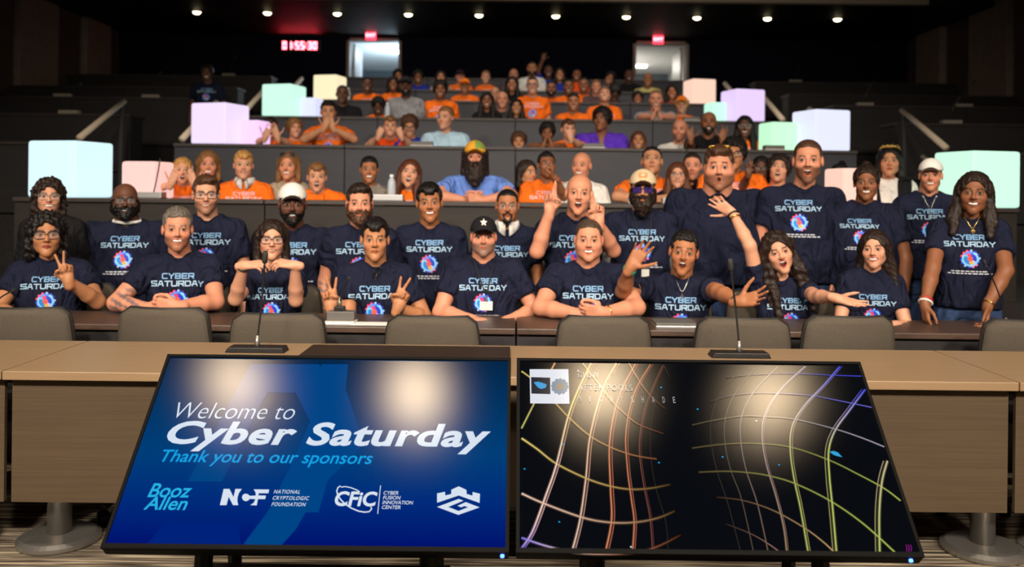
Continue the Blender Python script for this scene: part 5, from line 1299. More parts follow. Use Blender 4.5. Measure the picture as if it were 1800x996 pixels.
        MB().tube(pts, 0.0075, 7, closed=True).build('neckband', shm, so, smooth=True)
    if printed:
        if q == 0: zc = hc_.z - 0.250 * hs ** 0.5 + fp.get('pdz', 0.0)
        else: zc = hc_.z - 0.235 * hs ** 0.5
        shirt_print(so, zc, printed, (0.92 if female else 1.0) * k * ps, s_.x + px_print, q)
    if under:     # long sleeves of an undershirt
        for side in 'LR':
            sh, el, wr = J[side][:3]
            pts = np.array([tuple(sh), tuple(el), tuple(wr)]); U = Fld(pts.min(0) - 0.09, pts.max(0) + 0.09, 0.008)
            U.cone(sh.lerp(el, 0.3), el, 0.057 * k, 0.049 * k, 0); U.cone(el, wr, 0.049 * k, 0.034 * k, 0.02, cut=0.97); U.noise(0.002, 80)
            v, f = U.mesh(); np_mesh('undershirt_sleeve', v, f, cloth('under_grey', S(120, 120, 122)), root)
    # ---- trousers
    hT = (0.034, 0.045, 0.06)[q]
    T = Fld((s_.x - 0.30 * g, hp.y - (0.62 if not stand else 0.2), -0.02), (s_.x + 0.30 * g, hp.y + 0.26, hp.z + 0.10), hT)
    for sg in (-1, 1):
        hx = Vector((s_.x + sg * 0.075 * k * g, hp.y, hp.z))
        if stand:
            T.cone(hx + Vector((0, 0, -0.06)), (hx.x + sg * 0.01, hp.y, hp.z * 0.5), 0.088 * k * g, 0.070 * k * g, 0.03); T.cone((hx.x + sg * 0.01, hp.y, hp.z * 0.5), (hx.x + sg * 0.02, hp.y, 0.05), 0.070 * k * g, 0.055, 0.02)
        else:
            kn = Vector((hx.x + sg * 0.05, hp.y - 0.40 * k, max(hp.z - 0.02, 0.14)))
            T.cone(hx, kn, 0.092 * k, 0.068 * k, 0.03); T.cone(kn, (kn.x, kn.y + 0.06, 0.06), 0.066 * k, 0.052, 0.02)
    T.ell(hp + Vector((0, 0, -0.04)), (0.145 * k * g, 0.10 * k * g, 0.09), 0.03)
    v, f = T.mesh()
    if len(v): np_mesh('trousers', v, f, cloth('p%d_%d_%d' % tuple(int(c * 255) for c in pants), pants), root)
    # ---- head wear
    if hair and hair != 'bald':
        v, f = hair_piece(hair, q, head * 0.1)
        if cap:                       # hair stays under the cap
            keep = v[:, 2] < 0.075; v = v.copy(); v[~keep] = v[~keep] * np.array((0.93, 0.93, 0.85))
        np_mesh('hair', tf(v), f, hair_mat(hc), root)
    if beard:
        v, f = beard_piece(beard, q, fp.get('mouth', 'smile'), fp.get('jaw', 1.0), fat)
        np_mesh('beard', tf(v), f, hair_mat(fp.get('bc', hc)), root)
    if cap:
        v, f = cap_piece(q)
        c = np.tile(np.asarray(cap['c'], np.float32), (len(v), 1))
        if 'brim' in cap: c = lerpc(c, cap['brim'], ((v[:, 1] < -0.095) & (v[:, 2] < 0.072)).astype(np.float32))
        if 'front' in cap: c = lerpc(c, cap['front'], ((v[:, 1] < -0.02) & (v[:, 0] > 0.0) & (v[:, 2] > 0.066)).astype(np.float32))
        co = np_mesh('cap', tf(v), f, attr_mat('cap_cloth', 0.85, spec=0.15, bump=(60, 0.2)), root, c)
        if cap.get('star') or cap.get('patch'):
            pts = []
            if cap.get('star'):
                for i in range(10):
                    a = math.pi / 2 + math.pi * i / 5; r_ = 0.024 if i % 2 == 0 else 0.011; pts.append((r_ * math.cos(a), 0.098 + r_ * math.sin(a)))
            else: pts = rrect(-0.028, 0.028, 0.078, 0.110, 0.008, 3)
            vs = []
            for ly in (0.0, 0.004):
                for (x, z) in pts:
                    vs.append((x, 0.016 - 0.107 * math.sqrt(max(0.0, 1 - (x / 0.087) ** 2 - ((z - 0.042) / 0.094) ** 2)) - 0.006 + ly, z))
            n2 = len(pts); fs = [tuple(range(n2))[::-1], tuple(range(n2, 2 * n2))] + [(i, (i + 1) % n2, n2 + (i + 1) % n2, n2 + i) for i in range(n2)]
            MB().add([HM @ Vector(v_) for v_ in vs], fs).build('emblem', mat('cap_star', S(226, 214, 200), 0.7) if cap.get('star') else mat('cap_patch', S(196, 134, 86), 0.7), co)
    if glasses:
        gm = {'black': mat('glasses_black', S(14, 13, 14), 0.3), 'brown': mat('glasses_brown', S(50, 34, 26), 0.3), 'clear': mat('glasses_clear', S(150, 140, 126), 0.25), 'wire': mat('glasses_wire', S(130, 112, 80), 0.3, 0.8)}[glasses['m']]
        w2, h2 = glasses.get('w', 0.026), glasses.get('h', 0.019); r_ = glasses.get('t', 0.0022)
        mb = MB()
        for sg in (-1, 1):
            pts = [(sg * 0.033 + x, -0.104 + 4.0 * x * x * 3 + 0.01 * abs(sg * 0.033 + x) / 0.06, z + 0.002) for x, z in rrect(-w2, w2, -h2, h2, h2 * glasses.get('r', 0.7), 4)]
            mb.tube([HM @ Vector(p_) for p_ in pts], r_ * hs, 6, closed=True)
            mb.tube([HM @ Vector(p_) for p_ in ((sg * (0.033 + w2), -0.088, 0.010), (sg * 0.074, -0.06, 0.011), (sg * 0.083, 0.01, 0.008))], r_ * hs, 6)
        mb.tube([HM @ Vector(p_) for p_ in ((-0.008, -0.106, 0.006), (0, -0.110, 0.009), (0.008, -0.106, 0.006))], r_ * hs, 6)
        go = mb.build('glasses', gm, root, smooth=True)
        lm = MB()
        for sg in (-1, 1):
            pts = [(sg * 0.033 + x, -0.103 + 12.0 * x * x, z + 0.002) for x, z in rrect(-w2, w2, -h2, h2, h2 * 0.7, 4)]
            lm.add([HM @ Vector(p_) for p_ in pts], [tuple(range(len(pts)))])
        if glasses.get('tint'):
            lm.build('lens', mat('lens_tint', glasses['tint'], 0.08, spec=0.8, alpha=0.8), go)
        else:
            lm.build('lens', mat('lens_clear', S(220, 225, 230), 0.05, spec=0.5, alpha=0.07), go)
    if extra: extra(dict(root=root, HM=HM, J=J, s=s_, n=n_, hp=hp, shirt=so, nr=nr, k=k, hs=hs))
    return root
# ------------------------------------------------------------------ small things people wear
m_gold = mat('gold', S(214, 176, 96), 0.25, 1.0); m_silver = mat('silver', S(190, 188, 184), 0.25, 1.0)
def on_cloth(ctx, x, z, out=0.006):
    if 'bvh' not in ctx:
        me = ctx['shirt'].data; ctx['bvh'] = BVHTree.FromPolygons([v.co for v in me.vertices], [tuple(p.vertices) for p in me.polygons])
    hit = ctx['bvh'].ray_cast(Vector((x, -3, z)), Vector((0, 1, 0)))[0]
    if hit is None: return Vector((x, ctx['n'].y - 0.09, z))
    return hit + Vector((0, -out, 0))
def strap(ctx, name, m, r, drop, x1=0.0, wid=0.07, parent=None):
    n = ctx['n']; pts = []
    for sg, rng in ((-1, range(10)), (1, range(8, -1, -1))):
        for i in rng:
            t = i / 9; x = n.x + sg * wid * (1 - t) + x1 * t; z = n.z + 0.01 - (drop + 0.01) * t
            p = on_cloth(ctx, x, z, r + 0.002)
            p.y = min(p.y, n.y - 0.02 - ctx['nr'] * 0.8 * min(1, t * 2.5))
            pts.append(p)
    for _ in range(2): pts = [pts[0]] + [(pts[i - 1] + pts[i] * 2 + pts[i + 1]) / 4 for i in range(1, len(pts) - 1)] + [pts[-1]]
    return MB().tube(pts, r, 6).build(name, m, parent or ctx['root'], smooth=True)
def lanyard(c, drop=0.21, x1=0.0, badge=(0.075, 0.05)):
    o = strap(c, 'lanyard', mat('lanyard_black', S(16, 16, 18), 0.7), 0.0045, drop, x1)
    b = on_cloth(c, c['n'].x + x1, c['n'].z - drop - 0.03, 0.012)
    MB().box(b.x - badge[0] / 2, b.x + badge[0] / 2, b.y - 0.002, b.y + 0.002, b.z - badge[1], b.z).build('badge', mat('badge_white', S(214, 214, 208), 0.5), o, bevel=0.001)
    MB().box(b.x - 0.008, b.x + 0.008, b.y - 0.002, b.y + 0.002, b.z, b.z + 0.03).build('clip', m_silver, o)
def necklace(c, drop=0.10, cross=True, m=None):
    o = strap(c, 'necklace', m or m_silver, 0.0018, drop, 0.0, 0.055)
    b = on_cloth(c, c['n'].x, c['n'].z - drop - 0.01, 0.006)
    mb = MB().box(b.x - 0.003, b.x + 0.003, b.y - 0.002, b.y + 0.002, b.z - 0.028, b.z + 0.01)
    if cross: mb.box(b.x - 0.011, b.x + 0.011, b.y - 0.002, b.y + 0.002, b.z - 0.008, b.z - 0.002)
    else: mb = MB().lathe([(0.0, -0.003), (0.012, -0.002), (0.012, 0.002), (0.0, 0.003)], 14, M=Matrix.Translation(b) @ Matrix.Rotation(math.pi / 2, 4, 'X'))
    mb.build('pendant', m or m_silver, o)
def band(c, side, m, name='bracelet', at=0.06, r=0.034, t=0.005, face=False):
    sh, el, wr, hd, hn, pose = c['J'][side]
    p = wr.lerp(el, at); d = (wr - el).normalized(); q = d.to_track_quat('Z', 'Y').to_matrix().to_4x4(); q.translation = p
    pts = [q @ Vector((r * math.cos(a / 10 * math.pi), r * math.sin(a / 10 * math.pi), 0)) for a in range(20)]
    o = MB().tube(pts, t, 6, closed=True).build(name, m, c['root'], smooth=True)
    if face:
        nn = (-hn.normalized() if hn.length else Vector((0, -1, 0))); nn = Vector((nn.x * 0.5, -1, 0.2)); nn = (nn - d * nn.dot(d)).normalized()
        M = nn.to_track_quat('Z', 'Y').to_matrix().to_4x4(); M.translation = p + nn * (r - 0.002)
        MB().lathe([(0.0, 0), (0.02, 0), (0.021, 0.008), (0.017, 0.011), (0.0, 0.011)], 18, M=M).build('watch_face', mat('watch_dark', S(40, 44, 40), 0.2), o)
def shades(c, at, m, name='sunglasses', s=1.0):
    M = c['HM'] @ Matrix.Translation(at[0]) @ Matrix.Rotation(at[1], 4, 'X'); mb = MB()
    for sg in (-1, 1):
        pts = [M @ Vector((sg * 0.033 + x, 12 * x * x, z)) for x, z in rrect(-0.026, 0.026, -0.017, 0.017, 0.012, 4)]
        mb.tube(pts, 0.0035, 6, closed=True); mb.add(pts, [tuple(range(len(pts)))])
    mb.tube([M @ Vector(p) for p in ((-0.009, 0, 0.004), (0, -0.003, 0.006), (0.009, 0, 0.004))], 0.003, 6)
    mb.build(name, m, c['root'], smooth=True)
def neck_shades(c):
    p = on_cloth(c, c['n'].x + 0.01, c['n'].z - 0.07, 0.010); mb = MB()
    for dx in (-0.008, 0.012):
        mb.tube([p + Vector((dx + 0.012 * math.cos(a / 7 * math.pi), 0, 0.0 - 0.022 * math.sin(a / 7 * math.pi) + dx * 1.5)) for a in range(14)], 0.004, 6, closed=True)
    mb.tube([p + Vector((0, 0, 0.02)), p + Vector((-0.005, 0.01, -0.08))], 0.004, 6)
    mb.build('hanging_sunglasses', mat('glasses_black', S(14, 13, 14), 0.3), c['root'], smooth=True)
def tiara(c):
    mb = MB(); M = c['HM']
    pts = [M @ Vector((0.078 * math.cos(a), -0.05 - 0.01 * math.sin(a), 0.088 + 0.028 * math.sin(a))) for a in [math.pi * (i / 12) for i in range(13)]]
    mb.tube(pts, 0.004, 6)
    for i in range(2, 11): mb.tube([pts[i], pts[i] + Vector((0, -0.006, 0.016 + 0.008 * (i % 2)))], [0.006, 0.004], 6)
    mb.build('tiara', m_gold, c['root'], smooth=True)

def vest(c):
    for sg in (-1, 1):
        vs, fs = [], []
        for j in range(12):
            for i in range(6):
                x = c['s'].x + sg * (0.055 + 0.11 * i / 5 + 0.02 * (1 - j / 11)); z = c['n'].z + 0.0 - 0.36 * j / 11
                vs.append(on_cloth(c, x, z, 0.007))
        for j in range(11):
            for i in range(5):
                a_ = j * 6 + i; q = (a_, a_ + 1, a_ + 7, a_ + 6)
                if max(abs(vs[p_].y - vs[a_].y) for p_ in q) < 0.09: fs.append(q if sg < 0 else q[::-1])
        o = MB().add(vs, fs).build('vest_panel', cloth('black', SHIRTS['black']), c['root'], smooth=True)
        md = o.modifiers.new('thick', 'SOLIDIFY'); md.thickness = 0.005
# ------------------------------------------------------------------ seated front row
G1 = 'people seated in the front row'
SD = 5.22
person('person in navy shirt and black glasses making one peace sign, far left seat', 82, 376, 449, SD, 'tan', 'curlymid', 'black', printed='navy', female=True, girth=1.25, sw=0.19, mouth='closed', glasses=dict(m='black', w=0.028), group=G1,
       arms={'R': ((172, 530, -1), (120, 494, -1), 'peace', (-0.16, -0.05, 1), (0.1, -1, 0)), 'L': ((-8, 545, -1), (40, 556, -1), 'relax', (0.7, -0.6, 0), (0, 0, -1))}, lip=S(150, 70, 62))
person('person in navy shirt with hands joined on the desk, second seat from left', 312, 367, 440, SD, 'pink', 'short', 'grey', printed='navy', girth=1.12, mouth='smile', stubble=0.45, bc='brown', group=G1, tattoo='L', pdz=-0.012,
       arms={'L': ((203, 532, -1), (262, 541, -1), 'clasp', (1, -0.3, 0.05), (0.2, 1, 0)), 'R': ((380, 530, -1), (312, 538, -1), 'clasp', (-1, -0.4, 0.1), (0, 1, 0))})
person('person in navy shirt and glasses holding both hands under the chin', 478, 388, 455, SD, 'fair', 'mid', 'dark', printed='navy', female=True, girth=1.08, mouth='grin', glasses=dict(m='black', w=0.029), group=G1, sdz=-0.035, pdz=-0.045,
       arms={'L': ((414, 525, -1), (428, 467, -1), 'relax', (0.95, -0.1, 0.12), (0.1, 0.5, -0.9)), 'R': ((520, 527, -1), (519, 466, -1), 'relax', (-0.95, -0.1, 0.14), (-0.1, 0.5, -0.9))},
       extra=lambda c: (band(c, 'L', mat('band_black', S(14, 14, 14), 0.5), at=0.05, r=0.03)))
person('person in navy shirt making peace signs with both hands, sunglasses hung at collar', 659, 386, 457, SD, 'tan', 'fringe', 'black', printed='navy', girth=1.05, mouth='closed', group=G1, jaw=0.95, pdz=-0.03,
       arms={'L': ((612, 562, -1), (582, 543, -1), 'peace', (-0.12, -0.05, 1), (0.2, -1, 0)), 'R': ((748, 560, -1), (699, 540, -1), 'peace', (0.38, -0.05, 0.95), (-0.1, -1, 0))},
       extra=lambda c: (neck_shades(c), band(c, 'R', mat('band_black', S(14, 14, 14), 0.5))))
person('person in black star cap and lanyard badge, seated in the front row', 850, 385, 449, SD, 'pink', 'crop', 'grey', printed='navy', girth=1.3, sw=0.215, mouth='flat', stubble=0.7, bc='grey', fat=0.008, group=G1, cap=dict(c=S(26, 26, 30), star=1), eye=0.9, pdz=-0.01,
       arms={'L': ((774, 548, -1), (826, 560, -1), 'relax', (0.7, -0.6, 0), (0, 0, -1)), 'R': ((942, 545, -1), (895, 562, -1), 'relax', (-0.7, -0.6, 0), (0, 0, -1))}, extra=lambda c: lanyard(c, 0.225, 0.02))
person('person in navy shirt with clasped hands on the desk, right of the star cap', 1035, 387, 458, SD, 'pink', 'crop', 'ash', printed='navy', girth=1.28, sw=0.215, mouth='smile', jaw=1.05, fat=0.008, group=G1, pdz=-0.025,
       arms={'L': ((950, 540, -1), (1016, 551, -1), 'clasp', (1, -0.35, 0.1), (0, 1, 0.2)), 'R': ((1120, 540, -1), (1060, 549, -1), 'clasp', (-1, -0.35, 0.1), (0, 1, 0.2))}, extra=lambda c: band(c, 'R', m_gold, at=0.12))
person('person with cross necklace and green wristband, seated with both arms spread wide', 1202, 408, 480, SD, 'brown', 'short', 'black', printed='navy', girth=1.02, mouth='open', jaw=0.96, roll=6, group=G1, eye=1.15, brow=0.004, sdx=-0.01, pdz=-0.02,
       arms={'L': ((1095, 512, -1), (1108, 470, -1), 'fan', (0.5, -0.15, 0.85), (-0.2, -0.95, 0.2)), 'R': ((1262, 512, -1), (1298, 530, -1), 'fan', (0.6, -0.5, 0.2), (-0.5, -0.7, 0.4))},
       extra=lambda c: (necklace(c, 0.11), band(c, 'L', mat('band_green', S(30, 130, 80), 0.5), at=0.05), band(c, 'L', mat('band_teal', S(20, 90, 90), 0.5), at=0.13), band(c, 'R', mat('band_black', S(14, 14, 14), 0.5))))
person('person in navy shirt leaning, one arm raised to the plain navy shirt behind', 1368, 407, 479, SD, 'fair', 'wavy', 'dark', printed='navy', female=True, mouth='open', roll=-16, yaw=8, group=G1, sdx=0.05, sdz=-0.02, lip=S(190, 60, 60), px_print=0.03, pdz=-0.03, hs=1.0, eye=0.7,
       arms={'L': ((1318, 432, -1), (1288, 375, 1), 'fan', (-0.65, 0.0, 0.45), (0.3, 0.9, 0.2)), 'R': ((1432, 520, -1), (1470, 524, -1), 'open', (0.8, -0.45, -0.2), (0.1, -0.45, 0.9))},
       extra=lambda c: (band(c, 'L', m_gold, at=0.16), band(c, 'L', mat('band_black', S(14, 14, 14), 0.5), at=0.04)))
person('person in navy shirt seated rightmost in the front row with arms on desk', 1537, 406, 470, SD, 'fair', 'longback', 'dark', printed='navy', female=True, mouth='smile', yaw=-6, roll=-3, group=G1, pdz=-0.035, lip=S(190, 90, 84))

for px, lab in ((82, 'task chair under the person making one peace sign'), (312, 'task chair under the person with joined hands, second seat'), (478, 'task chair under the person with both hands under the chin'), (659, 'task chair under the person making two peace signs'), (850, 'task chair under the person in the black star cap'), (1035, 'task chair under the person right of the star cap'), (1202, 'task chair under the person with the cross necklace'), (1368, 'task chair under the person raising one arm'), (1537, 'task chair under the rightmost seated person')):
    o = copy_tree(chair0); p = P(px, 420, SD); o.location = (p.x + (0.06 if px < 100 else 0), 5.50, 0); o.rotation_euler = (0, 0, math.pi); o.scale = (1, 1, 0.97)
    tag(o, lab, 'chair', 'chairs of the seated front row')
# ------------------------------------------------------------------ people standing behind them
G2 = 'people standing behind the front row'
TD = 5.75
person('person in black sweater and clear glasses standing in front of the cyan cube', 86, 316, 376, TD - 0.11, 'fair', 'curlymid', 'dark', 'black', stand=True, female=True, girth=1.3, mouth='smile', glasses=dict(m='clear', w=0.028), sleeve=1.2, group=G2, pants=S(30, 30, 34))
person('person in navy shirt with white inner collar and black glasses, standing at left', 220, 322, 384, TD + 0.11, 'dark', 'bald', 'black', printed='navy', stand=True, girth=1.5, sw=0.25, mouth='smile', beard='full', fat=0.012, glasses=dict(m='black', w=0.028), collar='band', group=G2, pants=S(30, 34, 46), pdz=0.005)
person('person in navy shirt and black glasses standing third from the left', 362, 311, 376, TD - 0.11, 'fair', 'side', 'brown', printed='navy', stand=True, mouth='grin', stubble=0.5, bc='brown', glasses=dict(m='black', w=0.029), group=G2, girth=1.05)
person('person in white cap and navy shirt standing left of the middle', 514, 326, 394, TD + 0.11, 'dark', 'buzz', 'black', printed='navy', stand=True, girth=1.2, sw=0.22, mouth='smile', beard='short', group=G2, cap=dict(c=S(224, 220, 214)),
       arms={'R': ((578, 470, 1), (566, 520, -1), 'relax', (-0.3, -0.3, -1), (-1, 0, 0))})
person('person in navy shirt standing between the white cap and the shirt left of star cap', 632, 326, 392, TD - 0.11, 'pink', 'side', 'dark', printed='navy', stand=True, girth=1.08, mouth='flat', beard='full', bc='brown', group=G2, tattoo='LR')
person('person in navy shirt standing directly left of the black star cap', 755, 324, 390, TD + 0.11, 'brown', 'fringe', 'black', printed='navy', stand=True, girth=1.05, mouth='smile', jaw=0.94, group=G2, roll=-3)
person('person in wire glasses with white pointed collar above a navy shirt', 892, 333, 392, TD + 0.1, 'brown', 'buzz', 'black', printed='navy', stand=True, girth=0.95, mouth='closed', beard='goatee', glasses=dict(m='wire', w=0.026, h=0.022, r=0.95, t=0.0014), collar='polo', wcollar=True, group=G2, pdz=-0.03)
person('person in navy shirt standing with crossed fingers raised on both hands', 1018, 306, 375, TD - 0.11, 'pink', 'bald', 'light', printed='navy', stand=True, mouth='open', scalp=0.18, roll=4, group=G2, sdx=-0.03, pdz=-0.02, girth=1.05,
       arms={'L': ((944, 442, -1), (966, 372, -1), 'crossed', (0.05, 0.0, 1), (0.3, -1, 0)), 'R': ((1078, 440, -1), (1052, 392, -1), 'crossed', (-0.1, 0.0, 1), (-0.3, -1, 0))})
person('person in tan cap, tinted glasses and grey undersleeves, standing', 1130, 302, 366, TD + 0.11, 'olive', 'short', 'dark', printed='navy', stand=True, girth=1.12, sw=0.215, mouth='closed', beard='big', group=G2, cap=dict(c=S(206, 184, 150), patch=1), glasses=dict(m='black', w=0.028, tint=S(50, 36, 110)), under=True, extra=lambda c: lanyard(c, 0.36, 0.02, (0.05, 0.07)), pdz=-0.02)
person('person in a plain navy shirt without print, sunglasses pushed up on the head', 1264, 256, 337, TD + 0.3, 'pink', 'thick', 'brown', stand=True, girth=1.75, sw=0.27, mouth='wow', stubble=0.6, bc='brown', fat=0.016, eye=1.3, brow=0.006, neck=1.25, group=G2, hs=1.22, sdz=0.025,
       extra=lambda c: shades(c, ((0, -0.055, 0.118), -0.9), m_gold))
person('tallest standing person at right, navy printed shirt and wristwatch', 1420, 247, 320, TD + 0.11, 'pink', 'crop', 'brown', printed='navy', stand=True, girth=1.2, sw=0.225, mouth='open', stubble=0.75, bc='brown', group=G2, sdx=-0.02, px_print=-0.03, ps=0.95,
       arms={'R': ((1480, 425, 1), (1464, 490, -1), 'relax', (-0.2, -0.2, -1), (-1, 0, 0))}, extra=lambda c: band(c, 'R', mat('watch_strap', S(140, 116, 70), 0.4, 0.6), 'wristwatch', 0.08, 0.033, 0.007, True))
person('person in navy shirt standing directly behind the rightmost seated person', 1523, 292, 352, TD + 0.05, 'deep', 'bun', 'dark', printed='navy', hem=0.05, stand=True, female=True, girth=1.5, sw=0.225, mouth='smile', group=G2, px_print=-0.04, ps=0.9,
       arms={'R': ((1592, 455, 1), (1590, 510, -1), 'relax', (-0.1, -0.2, -1), (-1, 0, 0))})
person('person in white cap and thin necklace standing near the right mint cube', 1636, 282, 336, TD + 0.1, 'pink', 'crop', 'light', printed='navy', stand=True, mouth='smile', group=G2, cap=dict(c=S(226, 222, 216)), extra=lambda c: necklace(c, 0.12), px_print=0.0, stubble=0.15)
person('person in navy shirt, jeans and wristbands standing at the far right', 1712, 304, 376, 5.2, 'deep', 'longface', 'dark', printed='navy', hem=0.09, stand=True, female=True, girth=1.15, sw=0.19, mouth='smile', group=G2, roll=3, px_print=-0.02,
       arms={'L': ((1640, 470, -1), (1626, 535, -1), 'relax', (0, -0.2, -1), (1, 0, 0)), 'R': ((1768, 475, -1), (1736, 538, -1), 'relax', (-0.3, -0.3, -1), (-1, 0.2, 0))},
       extra=lambda c: (necklace(c, 0.085, False, m_gold), band(c, 'L', mat('band_white', S(226, 224, 220), 0.5), at=0.06, t=0.007), band(c, 'L', mat('band_red', S(190, 40, 40), 0.5), at=0.13), band(c, 'R', m_gold, at=0.06)))

# ------------------------------------------------------------------ second tier
def crowd(k, rows, q, group):
    for i_, r in enumerate(rows):
        label, px, py, skin, hair, hc, shirt = r[:7]; o = dict(r[7]) if len(r) > 7 else {}
        hs = o.pop('hs', 1.0); dd = o.pop('dd', (0.54, 0.74)[i_ % 2])
        if shirt == 'orange' and 'printed' not in o: o['printed'] = 'orange'
        o.setdefault('mouth', 'grin'); o.setdefault('lean', 0.05); o.setdefault('pants', S(50, 56, 74))
        if o.get('female'): o.setdefault('girth', 1.05)
        person(label, px, py, py, ROWS[k][0] + dd, skin, hair, hc, shirt, q=o.pop('q', q), floor=FLOORZ[k], hs=hs, group=group, **o)
CH = lambda lx, ly, rx, ry, lw, rw, pose='flat', n=(0, 1, 0): {'L': ((lx, ly, -1), (*lw, -1), pose, (0.35, 0.0, 1), n), 'R': ((rx, ry, -1), (*rw, -1), pose, (-0.35, 0.0, 1), n)}
crowd(2, [
    ('person in orange with hands at the cheeks beside the small salmon cube', 321, 300, 'fair', 'pony', 'blond', 'orange', dict(hs=0.9, female=True, mouth='open', arms=CH(262, 336, 372, 338, (301, 324), (341, 324)))),
    ('person in dark blue top between two orange shirts at the left', 366, 290, 'pink', 'mid', 'light', (0.012, 0.016, 0.05), dict(female=True, mouth='smile')),
    ('person in orange shirt with white collar sitting upright on the second tier', 428, 291, 'fair', 'fringe', 'blond', 'orange', dict(hs=0.97, collar='polo', wcollar=True)),
    ('person in beige blazer with sunglasses on the head', 507, 292, 'pink', 'mid', 'light', 'beige', dict(female=True, mouth='smile', yaw=-12, sleeve=1.2, extra=lambda c: shades(c, ((0, -0.06, 0.10), -0.7), mat('glasses_black', S(14, 13, 14), 0.3)))),
    ('person in orange leaning over the desk right of the beige blazer', 557, 312, 'fair', 'fringe', 'light', 'orange', dict(hs=0.97, mouth='open', sw=0.21, sdz=0.02)),
    ('person in grey cardigan on the second tier', 649, 299, 'brown', 'short', 'black', 'cardigan', dict(female=True, mouth='smile', sleeve=1.2, hs=0.95)),
    ('person in orange with tilted head right of the grey cardigan', 720, 305, 'fair', 'long', 'auburn', 'orange', dict(hs=0.98, female=True, mouth='open', roll=8, pitch=-6)),
    ('person in yellow-green cap and blue polo shirt with clasped hands', 835, 277, 'pink', 'mid', 'dark', 'blue', dict(q=0, hs=1.1, girth=1.15, sw=0.225, mouth='flat', lip=(0.02, 0.012, 0.01), beard='huge', cap=dict(c=S(222, 160, 52), front=S(120, 150, 72)), collar='polo', arms={'L': ((765, 344, -1), (822, 352, -1), 'clasp', (1, -0.3, 0.2), (0, 1, 0)), 'R': ((900, 344, -1), (846, 352, -1), 'clasp', (-1, -0.3, 0.2), (0, 1, 0))})),
    ('person in black turned sideways right of the blue polo shirt', 927, 304, 'olive', 'mid', 'dark', 'black', dict(female=True, hs=0.93, yaw=35, dd=0.85)),
    ('person in orange resting the chin on one hand', 961, 291, 'deep', 'short', 'black', 'orange', dict(hs=0.95, mouth='closed', yaw=12, pitch=-8, arms={'R': ((990, 345, -1), (975, 312, -1), 'fist', (-0.6, 0, 0.5), (0, 0, 1))})),
    ('person in white shirt on the second tier behind the crossed fingers', 1022, 292, 'pink', 'bald', 'light', 'white', dict(mouth='smile', scalp=0.15, yaw=-15)),
    ('person in orange with arms folded on the desk behind the tan cap', 1146, 284, 'olive', 'crop', 'black', 'orange', dict(hs=1.1, mouth='flat', pitch=-12, sw=0.22, arms={'L': ((1085, 345, -1), (1140, 353, -1), 'relax', (1, -0.2, 0), (0, 0, -1)), 'R': ((1203, 348, -1), (1150, 350, -1), 'relax', (-1, -0.2, 0), (0, 0, -1))})),
    ('person in wire glasses and black top right of the folded arms', 1191, 308, 'fair', 'long', 'auburn', 'black', dict(female=True, hs=0.9, glasses=dict(m='wire', w=0.027, t=0.0018))),
    ('person in dark polo shirt left of the plain navy shirt', 1217, 293, 'pink', 'crop', 'dark', 'black', dict(mouth='flat', collar='polo', stubble=0.3, dd=0.8)),
    ('person in orange and black glasses behind the plain navy shirt', 1290, 272, 'tan', 'curly', 'black', 'orange', dict(hs=1.08, mouth='closed', sw=0.23, glasses=dict(m='black', w=0.028, t=0.003))),
    ('person in orange and glasses holding up two fingers', 1338, 297, 'dark', 'mid', 'black', 'orange', dict(female=True, hs=0.9, glasses=dict(m='black', w=0.027), arms={'L': ((1305, 330, -1), (1316, 305, -1), 'peace', (0, 0, 1), (0, -1, 0))}, dd=0.7)),
    ('person in orange with head thrown back left of the tallest standing person', 1369, 298, 'fair', 'curly', 'dark', 'orange', dict(hs=0.97, mouth='open', pitch=-14, roll=8)),
    ('person in orange tilting the head right of the tallest standing person', 1474, 309, 'brown', 'bun', 'black', 'orange', dict(female=True, hs=0.88, mouth='closed', roll=14, dd=0.75)),
    ('person in golden tiara, white top and black vest', 1564, 284, 'olive', 'mid', 'black', 'white', dict(female=True, hs=1.02, girth=1.3, sw=0.2, sleeve=0.12, mouth='closed', lip=S(170, 60, 60), extra=lambda c: (tiara(c), vest(c)), dd=0.45)),
], 1, 'people seated on the second tier')
